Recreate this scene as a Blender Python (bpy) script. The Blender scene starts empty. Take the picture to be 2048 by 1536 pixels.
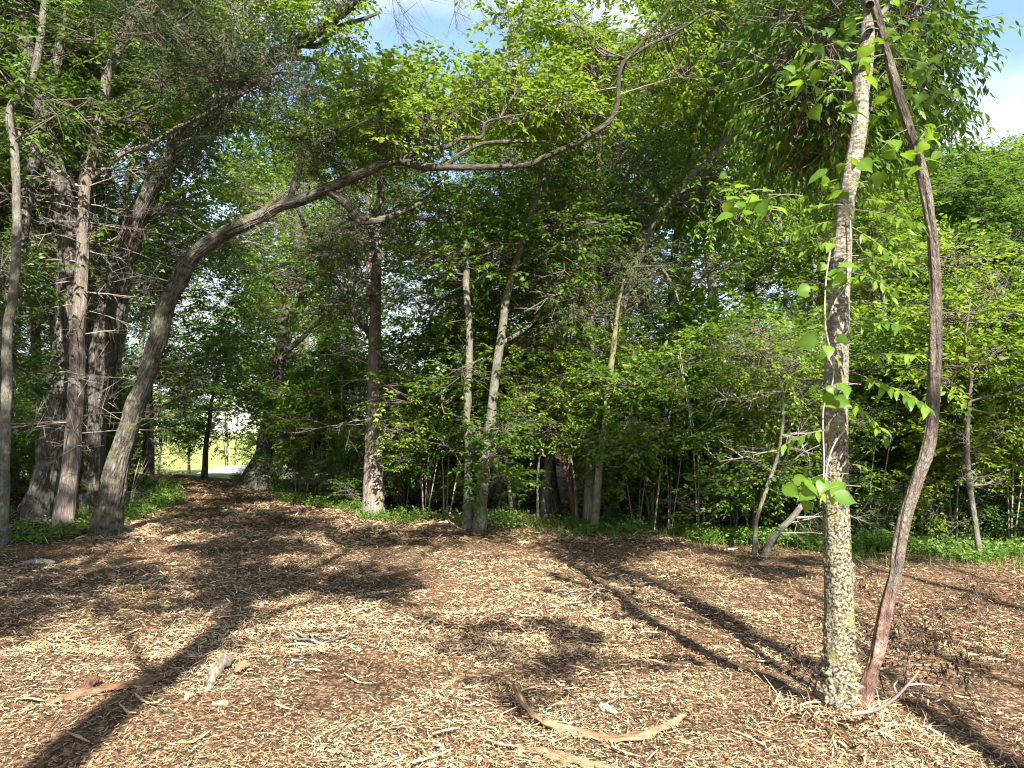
import bpy, math
import numpy as np
from mathutils import Vector

SC = bpy.context.scene
COL = SC.collection
rng = np.random.default_rng(11)
R = math.radians

# ------------------------------------------------------------------ camera
FPX = 1539.0                       # focal length in pixels of the 2048 wide photograph
CAM_H = 1.6
PITCH = math.atan(92.0 / FPX)
cam = bpy.data.cameras.new('camera')
cam.sensor_width = 36.0
cam.lens = FPX / 2048 * 36
cam.clip_start = 0.05
cam.clip_end = 2000
cam_o = bpy.data.objects.new('camera', cam)
cam_o.location = (0, 0, CAM_H)
cam_o.rotation_euler = (R(90) + PITCH, 0, 0)
COL.objects.link(cam_o)
SC.camera = cam_o

# ------------------------------------------------------------------ sky, sun, exposure
SUN_EL, SUN_AZ = 39.0, -15.0        # light travels towards azimuth SUN_AZ (0 = straight ahead)
world = bpy.data.worlds.new('World')
SC.world = world
world.use_nodes = True
nt = world.node_tree
nt.nodes.clear()
wo = nt.nodes.new('ShaderNodeOutputWorld')
bg = nt.nodes.new('ShaderNodeBackground')
sky = nt.nodes.new('ShaderNodeTexSky')
sky.sky_type = 'NISHITA'
sky.sun_disc = False
sky.sun_elevation = R(SUN_EL)
sky.sun_rotation = R(180 + SUN_AZ)
sky.altitude = 100
sky.air_density = 1.0
sky.dust_density = 0.2
sky.ozone_density = 1.2
tc = nt.nodes.new('ShaderNodeTexCoord')
mp = nt.nodes.new('ShaderNodeMapping')
mp.inputs['Location'].default_value = (9.1, 6.1, 0.7)
mp.inputs['Scale'].default_value = (1.0, 1.0, 2.0)
cn = nt.nodes.new('ShaderNodeTexNoise')
cn.inputs['Scale'].default_value = 1.9
cn.inputs['Detail'].default_value = 7
cn.inputs['Roughness'].default_value = 0.52
cr = nt.nodes.new('ShaderNodeValToRGB')
cr.color_ramp.elements[0].position = 0.445
cr.color_ramp.elements[0].color = (0, 0, 0, 1)
cr.color_ramp.elements[1].position = 0.605
cr.color_ramp.elements[1].color = (1, 1, 1, 1)
mx = nt.nodes.new('ShaderNodeMix')
mx.data_type = 'RGBA'
mx.inputs[7].default_value = (3.7, 3.85, 4.0, 1)
nt.links.new(tc.outputs['Generated'], mp.inputs['Vector'])
nt.links.new(mp.outputs['Vector'], cn.inputs['Vector'])
nt.links.new(cn.outputs['Fac'], cr.inputs['Fac'])
nt.links.new(cr.outputs['Color'], mx.inputs[0])
nt.links.new(sky.outputs['Color'], mx.inputs[6])
nt.links.new(mx.outputs[2], bg.inputs['Color'])
nt.links.new(bg.outputs['Background'], wo.inputs['Surface'])
bg.inputs['Strength'].default_value = 0.095

sun = bpy.data.lights.new('sun', 'SUN')
sun.energy = 5.0
sun.angle = R(0.53)
sun.color = (1.0, 0.955, 0.88)
sun_o = bpy.data.objects.new('sun', sun)
LD = Vector((math.sin(R(SUN_AZ)) * math.cos(R(SUN_EL)), math.cos(R(SUN_AZ)) * math.cos(R(SUN_EL)), -math.sin(R(SUN_EL))))
sun_o.rotation_euler = LD.to_track_quat('-Z', 'Y').to_euler()
sun_o.location = (5, -30, 30)
COL.objects.link(sun_o)

SC.view_settings.view_transform = 'Standard'
SC.view_settings.look = 'None'
SC.view_settings.exposure = 1.92
SC.view_settings.gamma = 1.0
SC.view_settings.use_curve_mapping = False
SC.render.engine = 'CYCLES'
SC.cycles.max_bounces = 6
SC.cycles.diffuse_bounces = 4
SC.cycles.glossy_bounces = 2
SC.cycles.transmission_bounces = 4
SC.cycles.use_denoising = True
SC.cycles.use_adaptive_sampling = False
SC.cycles.pixel_filter_type = 'BLACKMAN_HARRIS'
SC.cycles.filter_width = 1.15

# ------------------------------------------------------------------ geometry helpers
CP, SP = math.cos(PITCH), math.sin(PITCH)


def P(px, py, D):
    """World point at forward distance D seen at pixel (px, py) of the 2048x1536 photograph."""
    a, b = (px - 1024) / FPX, (768 - py) / FPX
    y, z = CP - b * SP, SP + b * CP
    return np.array([a / y * D, D, CAM_H + z / y * D])


def ground_D(py, z=0.0):
    b = (768 - py) / FPX
    y, z2 = CP - b * SP, SP + b * CP
    return (CAM_H - z) * y / -z2


def vnoise(x, y, seed=0):
    x = np.asarray(x, float)
    y = np.asarray(y, float)
    ix, iy = np.floor(x).astype(np.int64), np.floor(y).astype(np.int64)
    fx, fy = x - ix, y - iy
    fx, fy = fx * fx * (3 - 2 * fx), fy * fy * (3 - 2 * fy)

    def h(i, j):
        n = (i * 374761393 + j * 668265263 + seed * 1274126177) & 0x7fffffff
        n = ((n ^ (n >> 13)) * 1274126177) & 0x7fffffff
        return ((n ^ (n >> 16)) & 0xffff) / 65535.0
    return (h(ix, iy) * (1 - fx) + h(ix + 1, iy) * fx) * (1 - fy) + (h(ix, iy + 1) * (1 - fx) + h(ix + 1, iy + 1) * fx) * fy


def fbm(x, y, seed=0, oct=3):
    s, a, t = 0, 1.0, 0
    for o in range(oct):
        s = s + a * vnoise(x * 2 ** o, y * 2 ** o, seed + o)
        t += a
        a *= 0.5
    return s / t


def sstep(a, b, x):
    t = np.clip((x - a) / (b - a), 0, 1)
    return t * t * (3 - 2 * t)


FG_X, FG_Y = P(1682, 1452, ground_D(1452))[:2]
EDGE_X = np.array([-30, -13, -9.5, -7, -4.4, -2.7, -0.6, 1.4, 3.2, 6.3, 12, 60.])
EDGE_Y = np.array([30, 29, 26, 21.0, 17.2, 14.8, 13.2, 12.0, 10.9, 10.0, 9.6, 9.6])
LEFT_Y = np.array([-60, 0, 8, 10.7, 11.7, 16.4, 23.4, 27, 40.])
LEFT_X = np.array([-9, -8.6, -7.7, -7.0, -6.3, -7.0, -10.4, -12, -14])


def H(x, y):
    x = np.asarray(x, float)
    y = np.asarray(y, float)
    near = np.exp(-((y - 6) / 25.0) ** 2)
    z = (fbm(x * 0.9, y * 0.9, 3) - 0.5) * 0.16 * near + (vnoise(x * 3.3, y * 3.3, 9) - 0.5) * 0.05 * near
    z = z + (fbm(x * 0.12, y * 0.12, 31) - 0.5) * 0.5 * sstep(14, 40, np.hypot(x, y))
    left = 1 / (1 + np.exp((x + 4) / 2.5))
    z = z - left * 0.05 * np.clip(y - 24, 0, 60)
    z = z + 0.10 * np.exp(-((x - FG_X - 0.03) ** 2 + (y - FG_Y) ** 2) / 0.30 ** 2)
    z = z + 0.45 * np.exp(-(((x + 11.2) / 2.6) ** 2 + ((y - 19) / 6) ** 2))
    z = z + (1 - left) * sstep(22, 60, y) * 1.6 * sstep(6, 22, x)
    return z


def mulch_mask(x, y):
    n = (fbm(x * 0.8, y * 0.8, 57) - 0.5) * 1.6
    d1 = np.interp(x, EDGE_X, EDGE_Y) - y + n
    d2 = x - np.interp(y, LEFT_Y, LEFT_X) + n
    return sstep(-0.25, 0.35, np.minimum(d1, d2))


def field_mask(x, y):
    return sstep(25.3, 27.5, y + (vnoise(x, y, 5) - .5) * 1.5) * sstep(-5.5, -8, x + 0.14 * (y - 26) * 0)


def link(name, me, parent=None, kind=None):
    o = bpy.data.objects.new(name, me)
    COL.objects.link(o)
    if parent is not None:
        o.parent = parent
    if kind:
        o['kind'] = kind
    return o


def tag(o, label, cat, group=None):
    o['label'] = label
    o['category'] = cat
    if group:
        o['group'] = group
    return o


def thing(name, label, cat, loc=(0, 0, 0), group=None):
    o = bpy.data.objects.new(name, None)
    o.location = [float(v) for v in loc]
    o.empty_display_size = 0.2
    COL.objects.link(o)
    return tag(o, label, cat, group)


def dup(root, loc, rotz, scale, label=None, group=None):
    r = root.copy()
    COL.objects.link(r)
    r.location = [float(v) for v in loc]
    r.rotation_euler = (0, 0, rotz)
    r.scale = scale if hasattr(scale, '__len__') else (scale,) * 3
    if label:
        r['label'] = label
    if group:
        r['group'] = group
    for ch in list(root.children):
        c = ch.copy()
        COL.objects.link(c)
        c.parent = r
    return r


class Geo:
    """Collects vertices, faces and per-vertex attributes for ONE mesh."""

    def __init__(self):
        self.V, self.F, self.T, self.B, self.n = [], [], [], [], 0

    def add(self, V, F, tint=None, bark=None):
        V = np.asarray(V, np.float32).reshape(-1, 3)
        self.V.append(V)
        for f in (F if isinstance(F, list) else [F]):
            self.F.append(np.asarray(f, np.int64) + self.n)
        self.T.append(np.full(len(V), 0.5, np.float32) if tint is None else np.broadcast_to(np.asarray(tint, np.float32), (len(V),)))
        self.B.append(V if bark is None else np.asarray(bark, np.float32))
        self.n += len(V)

    def tube(self, pts, rad, sides=8, cap=True, tint=0.5, twist=0.0, fn=None):
        pts = np.asarray(pts, float)
        rad = np.broadcast_to(np.asarray(rad, float), (len(pts),))
        n = len(pts)
        T = np.gradient(pts, axis=0)
        T /= np.linalg.norm(T, axis=1)[:, None] + 1e-12
        d = pts[-1] - pts[0]
        ref = np.eye(3)[np.argmin(np.abs(d / (np.linalg.norm(d) + 1e-9)))]
        N = np.cross(T, ref)
        N /= np.linalg.norm(N, axis=1)[:, None] + 1e-9
        B = np.cross(T, N)
        th = np.linspace(0, 2 * np.pi, sides, endpoint=False)
        s = np.concatenate([[0], np.cumsum(np.linalg.norm(np.diff(pts, axis=0), axis=1))])
        rr = np.repeat(rad[:, None], sides, 1)
        if fn is not None:
            rr = rr + fn(th, s, rad)
        ct, st = np.cos(th), np.sin(th)
        V = pts[:, None] + rr[..., None] * (N[:, None] * ct[None, :, None] + B[:, None] * st[None, :, None])
        rm = max(rad.mean(), 1e-4)
        bark = np.stack([np.broadcast_to(ct * rm, (n, sides)), np.broadcast_to(st * rm, (n, sides)), np.repeat(s[:, None], sides, 1)], -1)
        i = np.arange(n - 1)[:, None] * sides
        j = np.arange(sides)[None]
        k = (j + 1) % sides
        F = np.stack([i + j, i + k, i + sides + k, i + sides + j], -1).reshape(-1, 4)
        Fs = [F]
        V = V.reshape(-1, 3)
        bark = bark.reshape(-1, 3)
        if cap:
            V = np.concatenate([V, pts[-1:] + T[-1:] * rad[-1] * 0.5])
            bark = np.concatenate([bark, [[0, 0, s[-1]]]])
            b0 = (n - 1) * sides
            Fs.append(np.stack([b0 + j[0], b0 + k[0], np.full(sides, n * sides)], -1))
        self.add(V, Fs, tint, bark)

    def cones(self, a, b, ra, rb, tint=0.5):
        """Many straight 3-sided tapered twigs at once (a, b: (n,3))."""
        a, b = np.asarray(a, float), np.asarray(b, float)
        n = len(a)
        if n == 0:
            return
        T = b - a
        L = np.linalg.norm(T, axis=1)[:, None] + 1e-9
        T = T / L
        ref = np.where(np.abs(T[:, 2:3]) > 0.8, np.array([[1., 0, 0]]), np.array([[0, 0, 1.]]))
        N = np.cross(T, ref)
        N /= np.linalg.norm(N, axis=1)[:, None] + 1e-9
        B = np.cross(T, N)
        th = np.arange(3) * 2 * np.pi / 3
        off = N[:, None] * np.cos(th)[None, :, None] + B[:, None] * np.sin(th)[None, :, None]
        ra = np.broadcast_to(ra, (n,))[:, None, None]
        rb = np.broadcast_to(rb, (n,))[:, None, None]
        V = np.concatenate([a[:, None] + off * ra, b[:, None] + off * rb], 1)
        base = np.arange(n)[:, None, None] * 6
        f = np.array([[0, 1, 4, 3], [1, 2, 5, 4], [2, 0, 3, 5]])[None]
        self.add(V, (base + f).reshape(-1, 4), tint)

    def mesh(self, name, mat, smooth=True):
        me = bpy.data.meshes.new(name)
        if self.n == 0:
            return me
        V = np.concatenate(self.V)
        me.vertices.add(len(V))
        me.vertices.foreach_set('co', V.ravel())
        tot = np.concatenate([np.full(len(f), f.shape[1]) for f in self.F])
        idx = np.concatenate([f.ravel() for f in self.F]).astype(np.int32)
        me.loops.add(len(idx))
        me.loops.foreach_set('vertex_index', idx)
        me.polygons.add(len(tot))
        start = np.concatenate([[0], np.cumsum(tot)[:-1]]).astype(np.int32)
        me.polygons.foreach_set('loop_start', start)
        if smooth:
            me.polygons.foreach_set('use_smooth', np.ones(len(tot), bool))
        me.update(calc_edges=True)
        t = me.attributes.new('tint', 'FLOAT', 'POINT')
        t.data.foreach_set('value', np.concatenate(self.T).astype(np.float32))
        b = me.attributes.new('bark', 'FLOAT_VECTOR', 'POINT')
        b.data.foreach_set('vector', np.concatenate(self.B).astype(np.float32).ravel())
        me.materials.append(mat)
        return me


def curve(pts, rad, n):
    """Catmull-Rom through the points; returns n points and radii."""
    pts = np.asarray(pts, float)
    rad = np.asarray(rad, float)
    d = np.concatenate([pts, rad[:, None]], 1)
    p = np.concatenate([2 * d[:1] - d[1:2], d, 2 * d[-1:] - d[-2:-1]])
    seg = np.linalg.norm(np.diff(pts, axis=0), axis=1)
    u = np.concatenate([[0], np.cumsum(seg)])
    q = np.linspace(0, u[-1], n)
    k = np.clip(np.searchsorted(u, q, side='right') - 1, 0, len(pts) - 2)
    t = ((q - u[k]) / (seg[k] + 1e-9))[:, None]
    a, b, c, e = p[k], p[k + 1], p[k + 2], p[k + 3]
    o = 0.5 * (2 * b + (c - a) * t + (2 * a - 5 * b + 4 * c - e) * t ** 2 + (3 * b - a - 3 * c + e) * t ** 3)
    return o[:, :3], np.maximum(o[:, 3], 0.001)


def unit(v):
    return v / (np.linalg.norm(v, axis=-1, keepdims=True) + 1e-9)


def leaf_sprays(g, org, dirs, L=12, tw=0.4, ll=0.085, lw=0.5, droop=0.25, spread=0.35, tint0=0.5, tvar=0.2, phi=(0.6, 1.2), shape='leaf'):
    """n sprays of L leaves each: leaves alternate along a twig that starts at org and runs along dirs."""
    n = len(org)
    if n == 0:
        return
    up = np.array([0, 0, 1.])
    a = unit(dirs)
    b = unit(np.cross(a, up) + 1e-4)
    c = np.cross(b, a)
    t = (np.linspace(0.12, 1.0, L)[None] + rng.uniform(-.06, .06, (n, L)))[..., None]
    side = np.where(np.arange(L) % 2 == 0, 1.0, -1.0)[None, :, None]
    twl = (tw * rng.uniform(0.7, 1.3, n))[:, None, None]
    pos = org[:, None] + a[:, None] * t * twl + rng.normal(0, 0.02, (n, L, 3)) - up * (droop * 0.6 * twl * t ** 2)
    ph = rng.uniform(phi[0], phi[1], (n, L, 1))
    ld = unit(a[:, None] * np.cos(ph) + b[:, None] * side * np.sin(ph) + rng.normal(0, spread * 0.6, (n, L, 3)) - up * droop)
    nn = unit(c[:, None] + rng.normal(0, spread, (n, L, 3)))
    w = unit(np.cross(ld, nn))
    nn = np.cross(w, ld)
    l = ll * rng.uniform(0.65, 1.25, (n, L, 1))
    hw = l * lw * 0.5 * rng.uniform(0.85, 1.15, (n, L, 1))
    fold = nn * hw * 0.35
    tint = np.broadcast_to(tint0, (n,))[:, None] + rng.normal(0, tvar, (n, 1)) * 0.5 + rng.normal(0, tvar, (n, L)) * 0.7
    if shape == 'leaf':
        V = np.stack([pos, pos + ld * l * 0.42 + w * hw + fold, pos + ld * l - nn * l * 0.12, pos + ld * l * 0.42 - w * hw + fold], 2)
        base = np.arange(n * L)[:, None, None] * 4
        f = np.array([[0, 1, 2], [0, 2, 3]])[None]
        g.add(V, (base + f).reshape(-1, 3), np.repeat(tint.ravel(), 4))
    else:
        V = np.stack([pos - w * hw, pos + w * hw, pos + ld * l], 2)
        g.add(V, (np.arange(n * L)[:, None] * 3 + np.arange(3)[None]), np.repeat(tint.ravel(), 3))


# ------------------------------------------------------------------ materials
def nodes(name):
    m = bpy.data.materials.new(name)
    m.use_nodes = True
    t = m.node_tree
    t.nodes.clear()
    out = t.nodes.new('ShaderNodeOutputMaterial')
    return m, t, out


def N(t, kind, **kw):
    n = t.nodes.new('ShaderNode' + kind)
    for k, v in kw.items():
        if k.startswith('i_'):
            n.inputs[k[2:].replace('_', ' ')].default_value = v
        else:
            setattr(n, k, v)
    return n


def ramp(t, stops, src=None, interp='LINEAR'):
    r = t.nodes.new('ShaderNodeValToRGB')
    r.color_ramp.interpolation = interp
    e = r.color_ramp.elements
    while len(e) < len(stops):
        e.new(0.5)
    for x, (p, c) in zip(e, stops):
        x.position = p
        x.color = (*c, 1)
    if src is not None:
        t.links.new(src, r.inputs['Fac'])
    return r


def mixc(t, fac, a, b, blend='MIX'):
    m = t.nodes.new('ShaderNodeMix')
    m.data_type = 'RGBA'
    m.blend_type = blend
    for s, v in ((m.inputs[0], fac), (m.inputs[6], a), (m.inputs[7], b)):
        if isinstance(v, (int, float)):
            s.default_value = v
        elif isinstance(v, tuple):
            s.default_value = (*v, 1)
        else:
            t.links.new(v, s)
    return m.outputs[2]


def attr(t, name):
    return N(t, 'Attribute', attribute_name=name)


def leaf_mat(name, dark, mid, light, trans=0.42, tcol=(0.20, 0.34, 0.03), rough=0.45, spec=0.35):
    m, t, out = nodes(name)
    a = attr(t, 'tint')
    oi = N(t, 'ObjectInfo')
    add = N(t, 'Math', operation='MULTIPLY_ADD')
    t.links.new(oi.outputs['Random'], add.inputs[0])
    add.inputs[1].default_value = 0.40
    sub = N(t, 'Math', operation='SUBTRACT')
    t.links.new(a.outputs['Fac'], sub.inputs[0])
    sub.inputs[1].default_value = 0.20
    t.links.new(sub.outputs[0], add.inputs[2])
    r = ramp(t, [(0.0, dark), (0.5, mid), (1.0, light)], add.outputs[0])
    p = N(t, 'BsdfPrincipled', i_Roughness=rough)
    p.inputs['Specular IOR Level'].default_value = spec
    t.links.new(r.outputs['Color'], p.inputs['Base Color'])
    tr = N(t, 'BsdfTranslucent')
    t.links.new(mixc(t, 0.55, r.outputs['Color'], tcol), tr.inputs['Color'])
    ms = N(t, 'MixShader', i_Fac=trans)
    t.links.new(p.outputs[0], ms.inputs[1])
    t.links.new(tr.outputs[0], ms.inputs[2])
    t.links.new(ms.outputs[0], out.inputs['Surface'])
    return m


def bark_mat(name, dark, mid, light, sc=(26, 26, 5), bump=0.6, patch=None, patch_amt=0.5, ridge=1.0, rough=0.9, moss=None):
    m, t, out = nodes(name)
    a = attr(t, 'bark')
    mp = N(t, 'Mapping')
    mp.inputs['Scale'].default_value = sc
    t.links.new(a.outputs['Vector'], mp.inputs['Vector'])
    n1 = N(t, 'TexNoise', i_Scale=1.0, i_Detail=7.0, i_Roughness=0.62, i_Distortion=0.6)
    t.links.new(mp.outputs[0], n1.inputs['Vector'])
    v = N(t, 'TexVoronoi', feature='DISTANCE_TO_EDGE', i_Scale=0.8)
    va = N(t, 'VectorMath', operation='MULTIPLY_ADD')
    t.links.new(n1.outputs['Color'], va.inputs[0])
    va.inputs[1].default_value = (1.9, 1.9, 1.3)
    t.links.new(mp.outputs[0], va.inputs[2])
    t.links.new(va.outputs[0], v.inputs['Vector'])
    vr = ramp(t, [(0.0, (0, 0, 0)), (0.42, (1, 1, 1))], v.outputs['Distance'])
    hmix = N(t, 'Math', operation='MULTIPLY_ADD')
    t.links.new(vr.outputs['Color'], hmix.inputs[0])
    hmix.inputs[1].default_value = 0.55 * ridge
    sc2 = N(t, 'Math', operation='MULTIPLY')
    t.links.new(n1.outputs['Fac'], sc2.inputs[0])
    sc2.inputs[1].default_value = 1.0 - 0.55 * ridge
    t.links.new(sc2.outputs[0], hmix.inputs[2])
    r = ramp(t, [(0.12, dark), (0.5, mid), (0.85, light)], hmix.outputs[0])
    col = r.outputs['Color']
    if patch:
        n2 = N(t, 'TexNoise', i_Scale=9.0, i_Detail=8.0, i_Roughness=0.7)
        t.links.new(a.outputs['Vector'], n2.inputs['Vector'])
        pr = ramp(t, [(0.45, (0, 0, 0)), (0.72, (patch_amt,) * 3)], n2.outputs['Fac'])
        col = mixc(t, pr.outputs['Color'], col, patch)
    if moss:
        n3 = N(t, 'TexNoise', i_Scale=5.0, i_Detail=8.0, i_Roughness=0.7)
        mm = N(t, 'Mapping')
        mm.inputs['Location'].default_value = (3, 7, 1)
        t.links.new(a.outputs['Vector'], mm.inputs['Vector'])
        t.links.new(mm.outputs[0], n3.inputs['Vector'])
        pr = ramp(t, [(0.52, (0, 0, 0)), (0.72, (0.8,) * 3)], n3.outputs['Fac'])
        col = mixc(t, pr.outputs['Color'], col, moss)
    p = N(t, 'BsdfPrincipled', i_Roughness=rough)
    p.inputs['Specular IOR Level'].default_value = 0.15
    t.links.new(col, p.inputs['Base Color'])
    b = N(t, 'Bump', i_Strength=bump, i_Distance=0.03)
    t.links.new(hmix.outputs[0], b.inputs['Height'])
    t.links.new(b.outputs[0], p.inputs['Normal'])
    t.links.new(p.outputs[0], out.inputs['Surface'])
    return m


def tint_mat(name, stops, rough=0.85, noise=None, spec=0.2):
    m, t, out = nodes(name)
    a = attr(t, 'tint')
    r = ramp(t, stops, a.outputs['Fac'])
    col = r.outputs['Color']
    p = N(t, 'BsdfPrincipled', i_Roughness=rough)
    p.inputs['Specular IOR Level'].default_value = spec
    if noise:
        tcx = N(t, 'TexCoord')
        mp = N(t, 'Mapping')
        mp.inputs['Scale'].default_value = noise
        t.links.new(attr(t, 'bark').outputs['Vector'], mp.inputs['Vector'])
        n = N(t, 'TexNoise', i_Scale=1.0, i_Detail=6.0, i_Roughness=0.65)
        t.links.new(mp.outputs[0], n.inputs['Vector'])
        rr = ramp(t, [(0.3, (0.25, 0.22, 0.2)), (0.68, (1.3, 1.25, 1.2))], n.outputs['Fac'])
        col = mixc(t, 1.0, col, rr.outputs['Color'], 'MULTIPLY')
        b = N(t, 'Bump', i_Strength=0.7, i_Distance=0.01)
        t.links.new(n.outputs['Fac'], b.inputs['Height'])
        t.links.new(b.outputs[0], p.inputs['Normal'])
    t.links.new(col, p.inputs['Base Color'])
    t.links.new(p.outputs[0], out.inputs['Surface'])
    return m


M_OAK = bark_mat('oak_bark', (0.028, 0.023, 0.018), (0.12, 0.102, 0.083), (0.26, 0.23, 0.19), (46, 46, 5), 1.0, (0.33, 0.33, 0.29), 0.4)
M_LIMB = bark_mat('mossy_oak_bark', (0.022, 0.018, 0.015), (0.09, 0.077, 0.062), (0.22, 0.195, 0.16), (50, 50, 7), 0.9, (0.36, 0.34, 0.28), 0.5, moss=(0.13, 0.14, 0.03))
M_CEDAR = bark_mat('cedar_bark', (0.05, 0.038, 0.032), (0.23, 0.19, 0.16), (0.46, 0.40, 0.345), (70, 70, 3.6), 1.0, (0.25, 0.155, 0.11), 0.4, ridge=0.5)
M_GREY = bark_mat('grey_bark', (0.04, 0.034, 0.027), (0.125, 0.11, 0.088), (0.25, 0.23, 0.19), (44, 44, 12), 0.8, (0.36, 0.36, 0.31), 0.45, ridge=0.5, moss=(0.12, 0.12, 0.045))
M_MOSSY = bark_mat('yellow_mossy_bark', (0.05, 0.045, 0.024), (0.125, 0.112, 0.062), (0.23, 0.21, 0.125), (40, 40, 14), 0.5, (0.36, 0.34, 0.2), 0.5, ridge=0.4, moss=(0.17, 0.16, 0.04))
M_RED = bark_mat('red_dead_wood', (0.04, 0.02, 0.014), (0.105, 0.055, 0.038), (0.2, 0.12, 0.085), (60, 60, 4), 0.6, ridge=0.4)
M_TWIG = tint_mat('twig_bark', [(0.0, (0.055, 0.045, 0.035)), (0.5, (0.15, 0.12, 0.095)), (1.0, (0.40, 0.35, 0.29))], 0.9)
M_LEAF = leaf_mat('leaf_green', (0.034, 0.082, 0.011), (0.098, 0.185, 0.020), (0.20, 0.29, 0.034), 0.46)
M_LEAFB = leaf_mat('leaf_bright', (0.055, 0.115, 0.011), (0.14, 0.24, 0.020), (0.25, 0.34, 0.033), 0.48, (0.30, 0.42, 0.03))
M_LEAFD = leaf_mat('leaf_deep', (0.026, 0.07, 0.014), (0.07, 0.145, 0.024), (0.15, 0.235, 0.036), 0.42)
M_CEDL = leaf_mat('cedar_foliage', (0.02, 0.042, 0.014), (0.05, 0.085, 0.022), (0.12, 0.15, 0.035), 0.22, (0.12, 0.16, 0.03), 0.6, 0.2)
M_VINEL = leaf_mat('vine_leaf', (0.035, 0.095, 0.010), (0.095, 0.20, 0.018), (0.20, 0.31, 0.03), 0.5, (0.34, 0.5, 0.03), 0.4, 0.4)
M_WEED = leaf_mat('weed_green', (0.04, 0.10, 0.015), (0.10, 0.20, 0.03), (0.22, 0.30, 0.07), 0.4, (0.26, 0.40, 0.04))
M_DRY = tint_mat('dry_brown_leaf', [(0.0, (0.03, 0.018, 0.012)), (0.6, (0.085, 0.05, 0.032)), (1.0, (0.19, 0.125, 0.075))], 0.8)
CHIP = [(0.0, (0.05, 0.033, 0.023)), (0.2, (0.14, 0.078, 0.043)), (0.4, (0.30, 0.19, 0.105)), (0.65, (0.45, 0.32, 0.185)), (0.9, (0.55, 0.43, 0.27)), (1.0, (0.62, 0.53, 0.39))]
M_CHIP = tint_mat('wood_chip', CHIP, 0.8)
M_BARKDEB = tint_mat('peeled_bark', [(0.0, (0.06, 0.036, 0.027)), (0.4, (0.20, 0.11, 0.065)), (0.7, (0.38, 0.25, 0.145)), (1.0, (0.48, 0.38, 0.25))], 0.85, (7, 110, 60))
M_GREYDEB = tint_mat('weathered_bark', [(0.0, (0.10, 0.093, 0.075)), (0.5, (0.24, 0.22, 0.18)), (1.0, (0.46, 0.43, 0.35))], 0.9, (18, 45, 45))


def ground_mat():
    m, t, out = nodes('mulch_ground')
    tcx = N(t, 'TexCoord')
    nb = N(t, 'TexNoise', i_Scale=0.9, i_Detail=5.0, i_Roughness=0.6)
    nm = N(t, 'TexNoise', i_Scale=9.0, i_Detail=6.0, i_Roughness=0.7)
    nf = N(t, 'TexNoise', i_Scale=55.0, i_Detail=5.0, i_Roughness=0.7)
    for n in (nb, nm, nf):
        t.links.new(tcx.outputs['Object'], n.inputs['Vector'])
    # elongated chips: two stretched cell patterns
    chips = None
    for k, (ang, sc) in enumerate(((0.4, (90, 30, 20)), (-0.9, (34, 96, 20)))):
        mp = N(t, 'Mapping')
        mp.inputs['Scale'].default_value = sc
        mp.inputs['Rotation'].default_value = (0, 0, ang)
        dv = N(t, 'VectorMath', operation='MULTIPLY_ADD')
        t.links.new(nm.outputs['Color'], dv.inputs[0])
        dv.inputs[1].default_value = (0.09, 0.09, 0)
        t.links.new(tcx.outputs['Object'], dv.inputs[2])
        t.links.new(dv.outputs[0], mp.inputs['Vector'])
        v = N(t, 'TexVoronoi', i_Scale=1.0)
        t.links.new(mp.outputs[0], v.inputs['Vector'])
        sep = N(t, 'SeparateColor')
        t.links.new(v.outputs['Color'], sep.inputs[0])
        chips = sep.outputs[0] if chips is None else (lambda a, b: (lambda q: (t.links.new(a, q.inputs[0]), t.links.new(b, q.inputs[1]), q.outputs[0])[2])(N(t, 'Math', operation='MULTIPLY')))(chips, sep.outputs[1])
    base = ramp(t, [(0.0, (0.05, 0.032, 0.021)), (0.2, (0.13, 0.08, 0.048)), (0.5, (0.29, 0.19, 0.11)), (1.0, (0.46, 0.33, 0.20))], chips)
    big = ramp(t, [(0.33, (0.5, 0.45, 0.42)), (0.48, (0.9, 0.88, 0.86)), (0.7, (1.15, 1.1, 1.0))], nb.outputs['Fac'])
    mulch = mixc(t, 1.0, base.outputs['Color'], big.outputs['Color'], 'MULTIPLY')
    litter = ramp(t, [(0.3, (0.035, 0.024, 0.016)), (0.55, (0.10, 0.062, 0.038)), (0.75, (0.20, 0.13, 0.08))], nm.outputs['Fac'])
    field = ramp(t, [(0.3, (0.17, 0.21, 0.05)), (0.7, (0.32, 0.31, 0.11))], nm.outputs['Fac'])
    col = mixc(t, attr(t, 'tint').outputs['Fac'], litter.outputs['Color'], mulch)
    sepb = N(t, 'SeparateXYZ')
    t.links.new(attr(t, 'bark').outputs['Vector'], sepb.inputs[0])
    col = mixc(t, sepb.outputs[0], col, field.outputs['Color'])
    p = N(t, 'BsdfPrincipled', i_Roughness=0.95)
    p.inputs['Specular IOR Level'].default_value = 0.1
    t.links.new(col, p.inputs['Base Color'])
    b = N(t, 'Bump', i_Strength=0.8, i_Distance=0.02)
    ad = N(t, 'Math', operation='ADD')
    t.links.new(nf.outputs['Fac'], ad.inputs[0])
    t.links.new(chips, ad.inputs[1])
    t.links.new(ad.outputs[0], b.inputs['Height'])
    t.links.new(b.outputs[0], p.inputs['Normal'])
    t.links.new(p.outputs[0], out.inputs['Surface'])
    return m


# ------------------------------------------------------------------ the ground
def graded(lo, hi, step, far_lo, far_hi):
    c = np.arange(lo, hi + 1e-6, step)
    out, s = [], step
    v = hi
    while v < far_hi:
        s *= 1.18
        v += s
        out.append(v)
    inn, s, v = [], step, lo
    while v > far_lo:
        s *= 1.18
        v -= s
        inn.append(v)
    return np.concatenate([inn[::-1], c, out])


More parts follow.
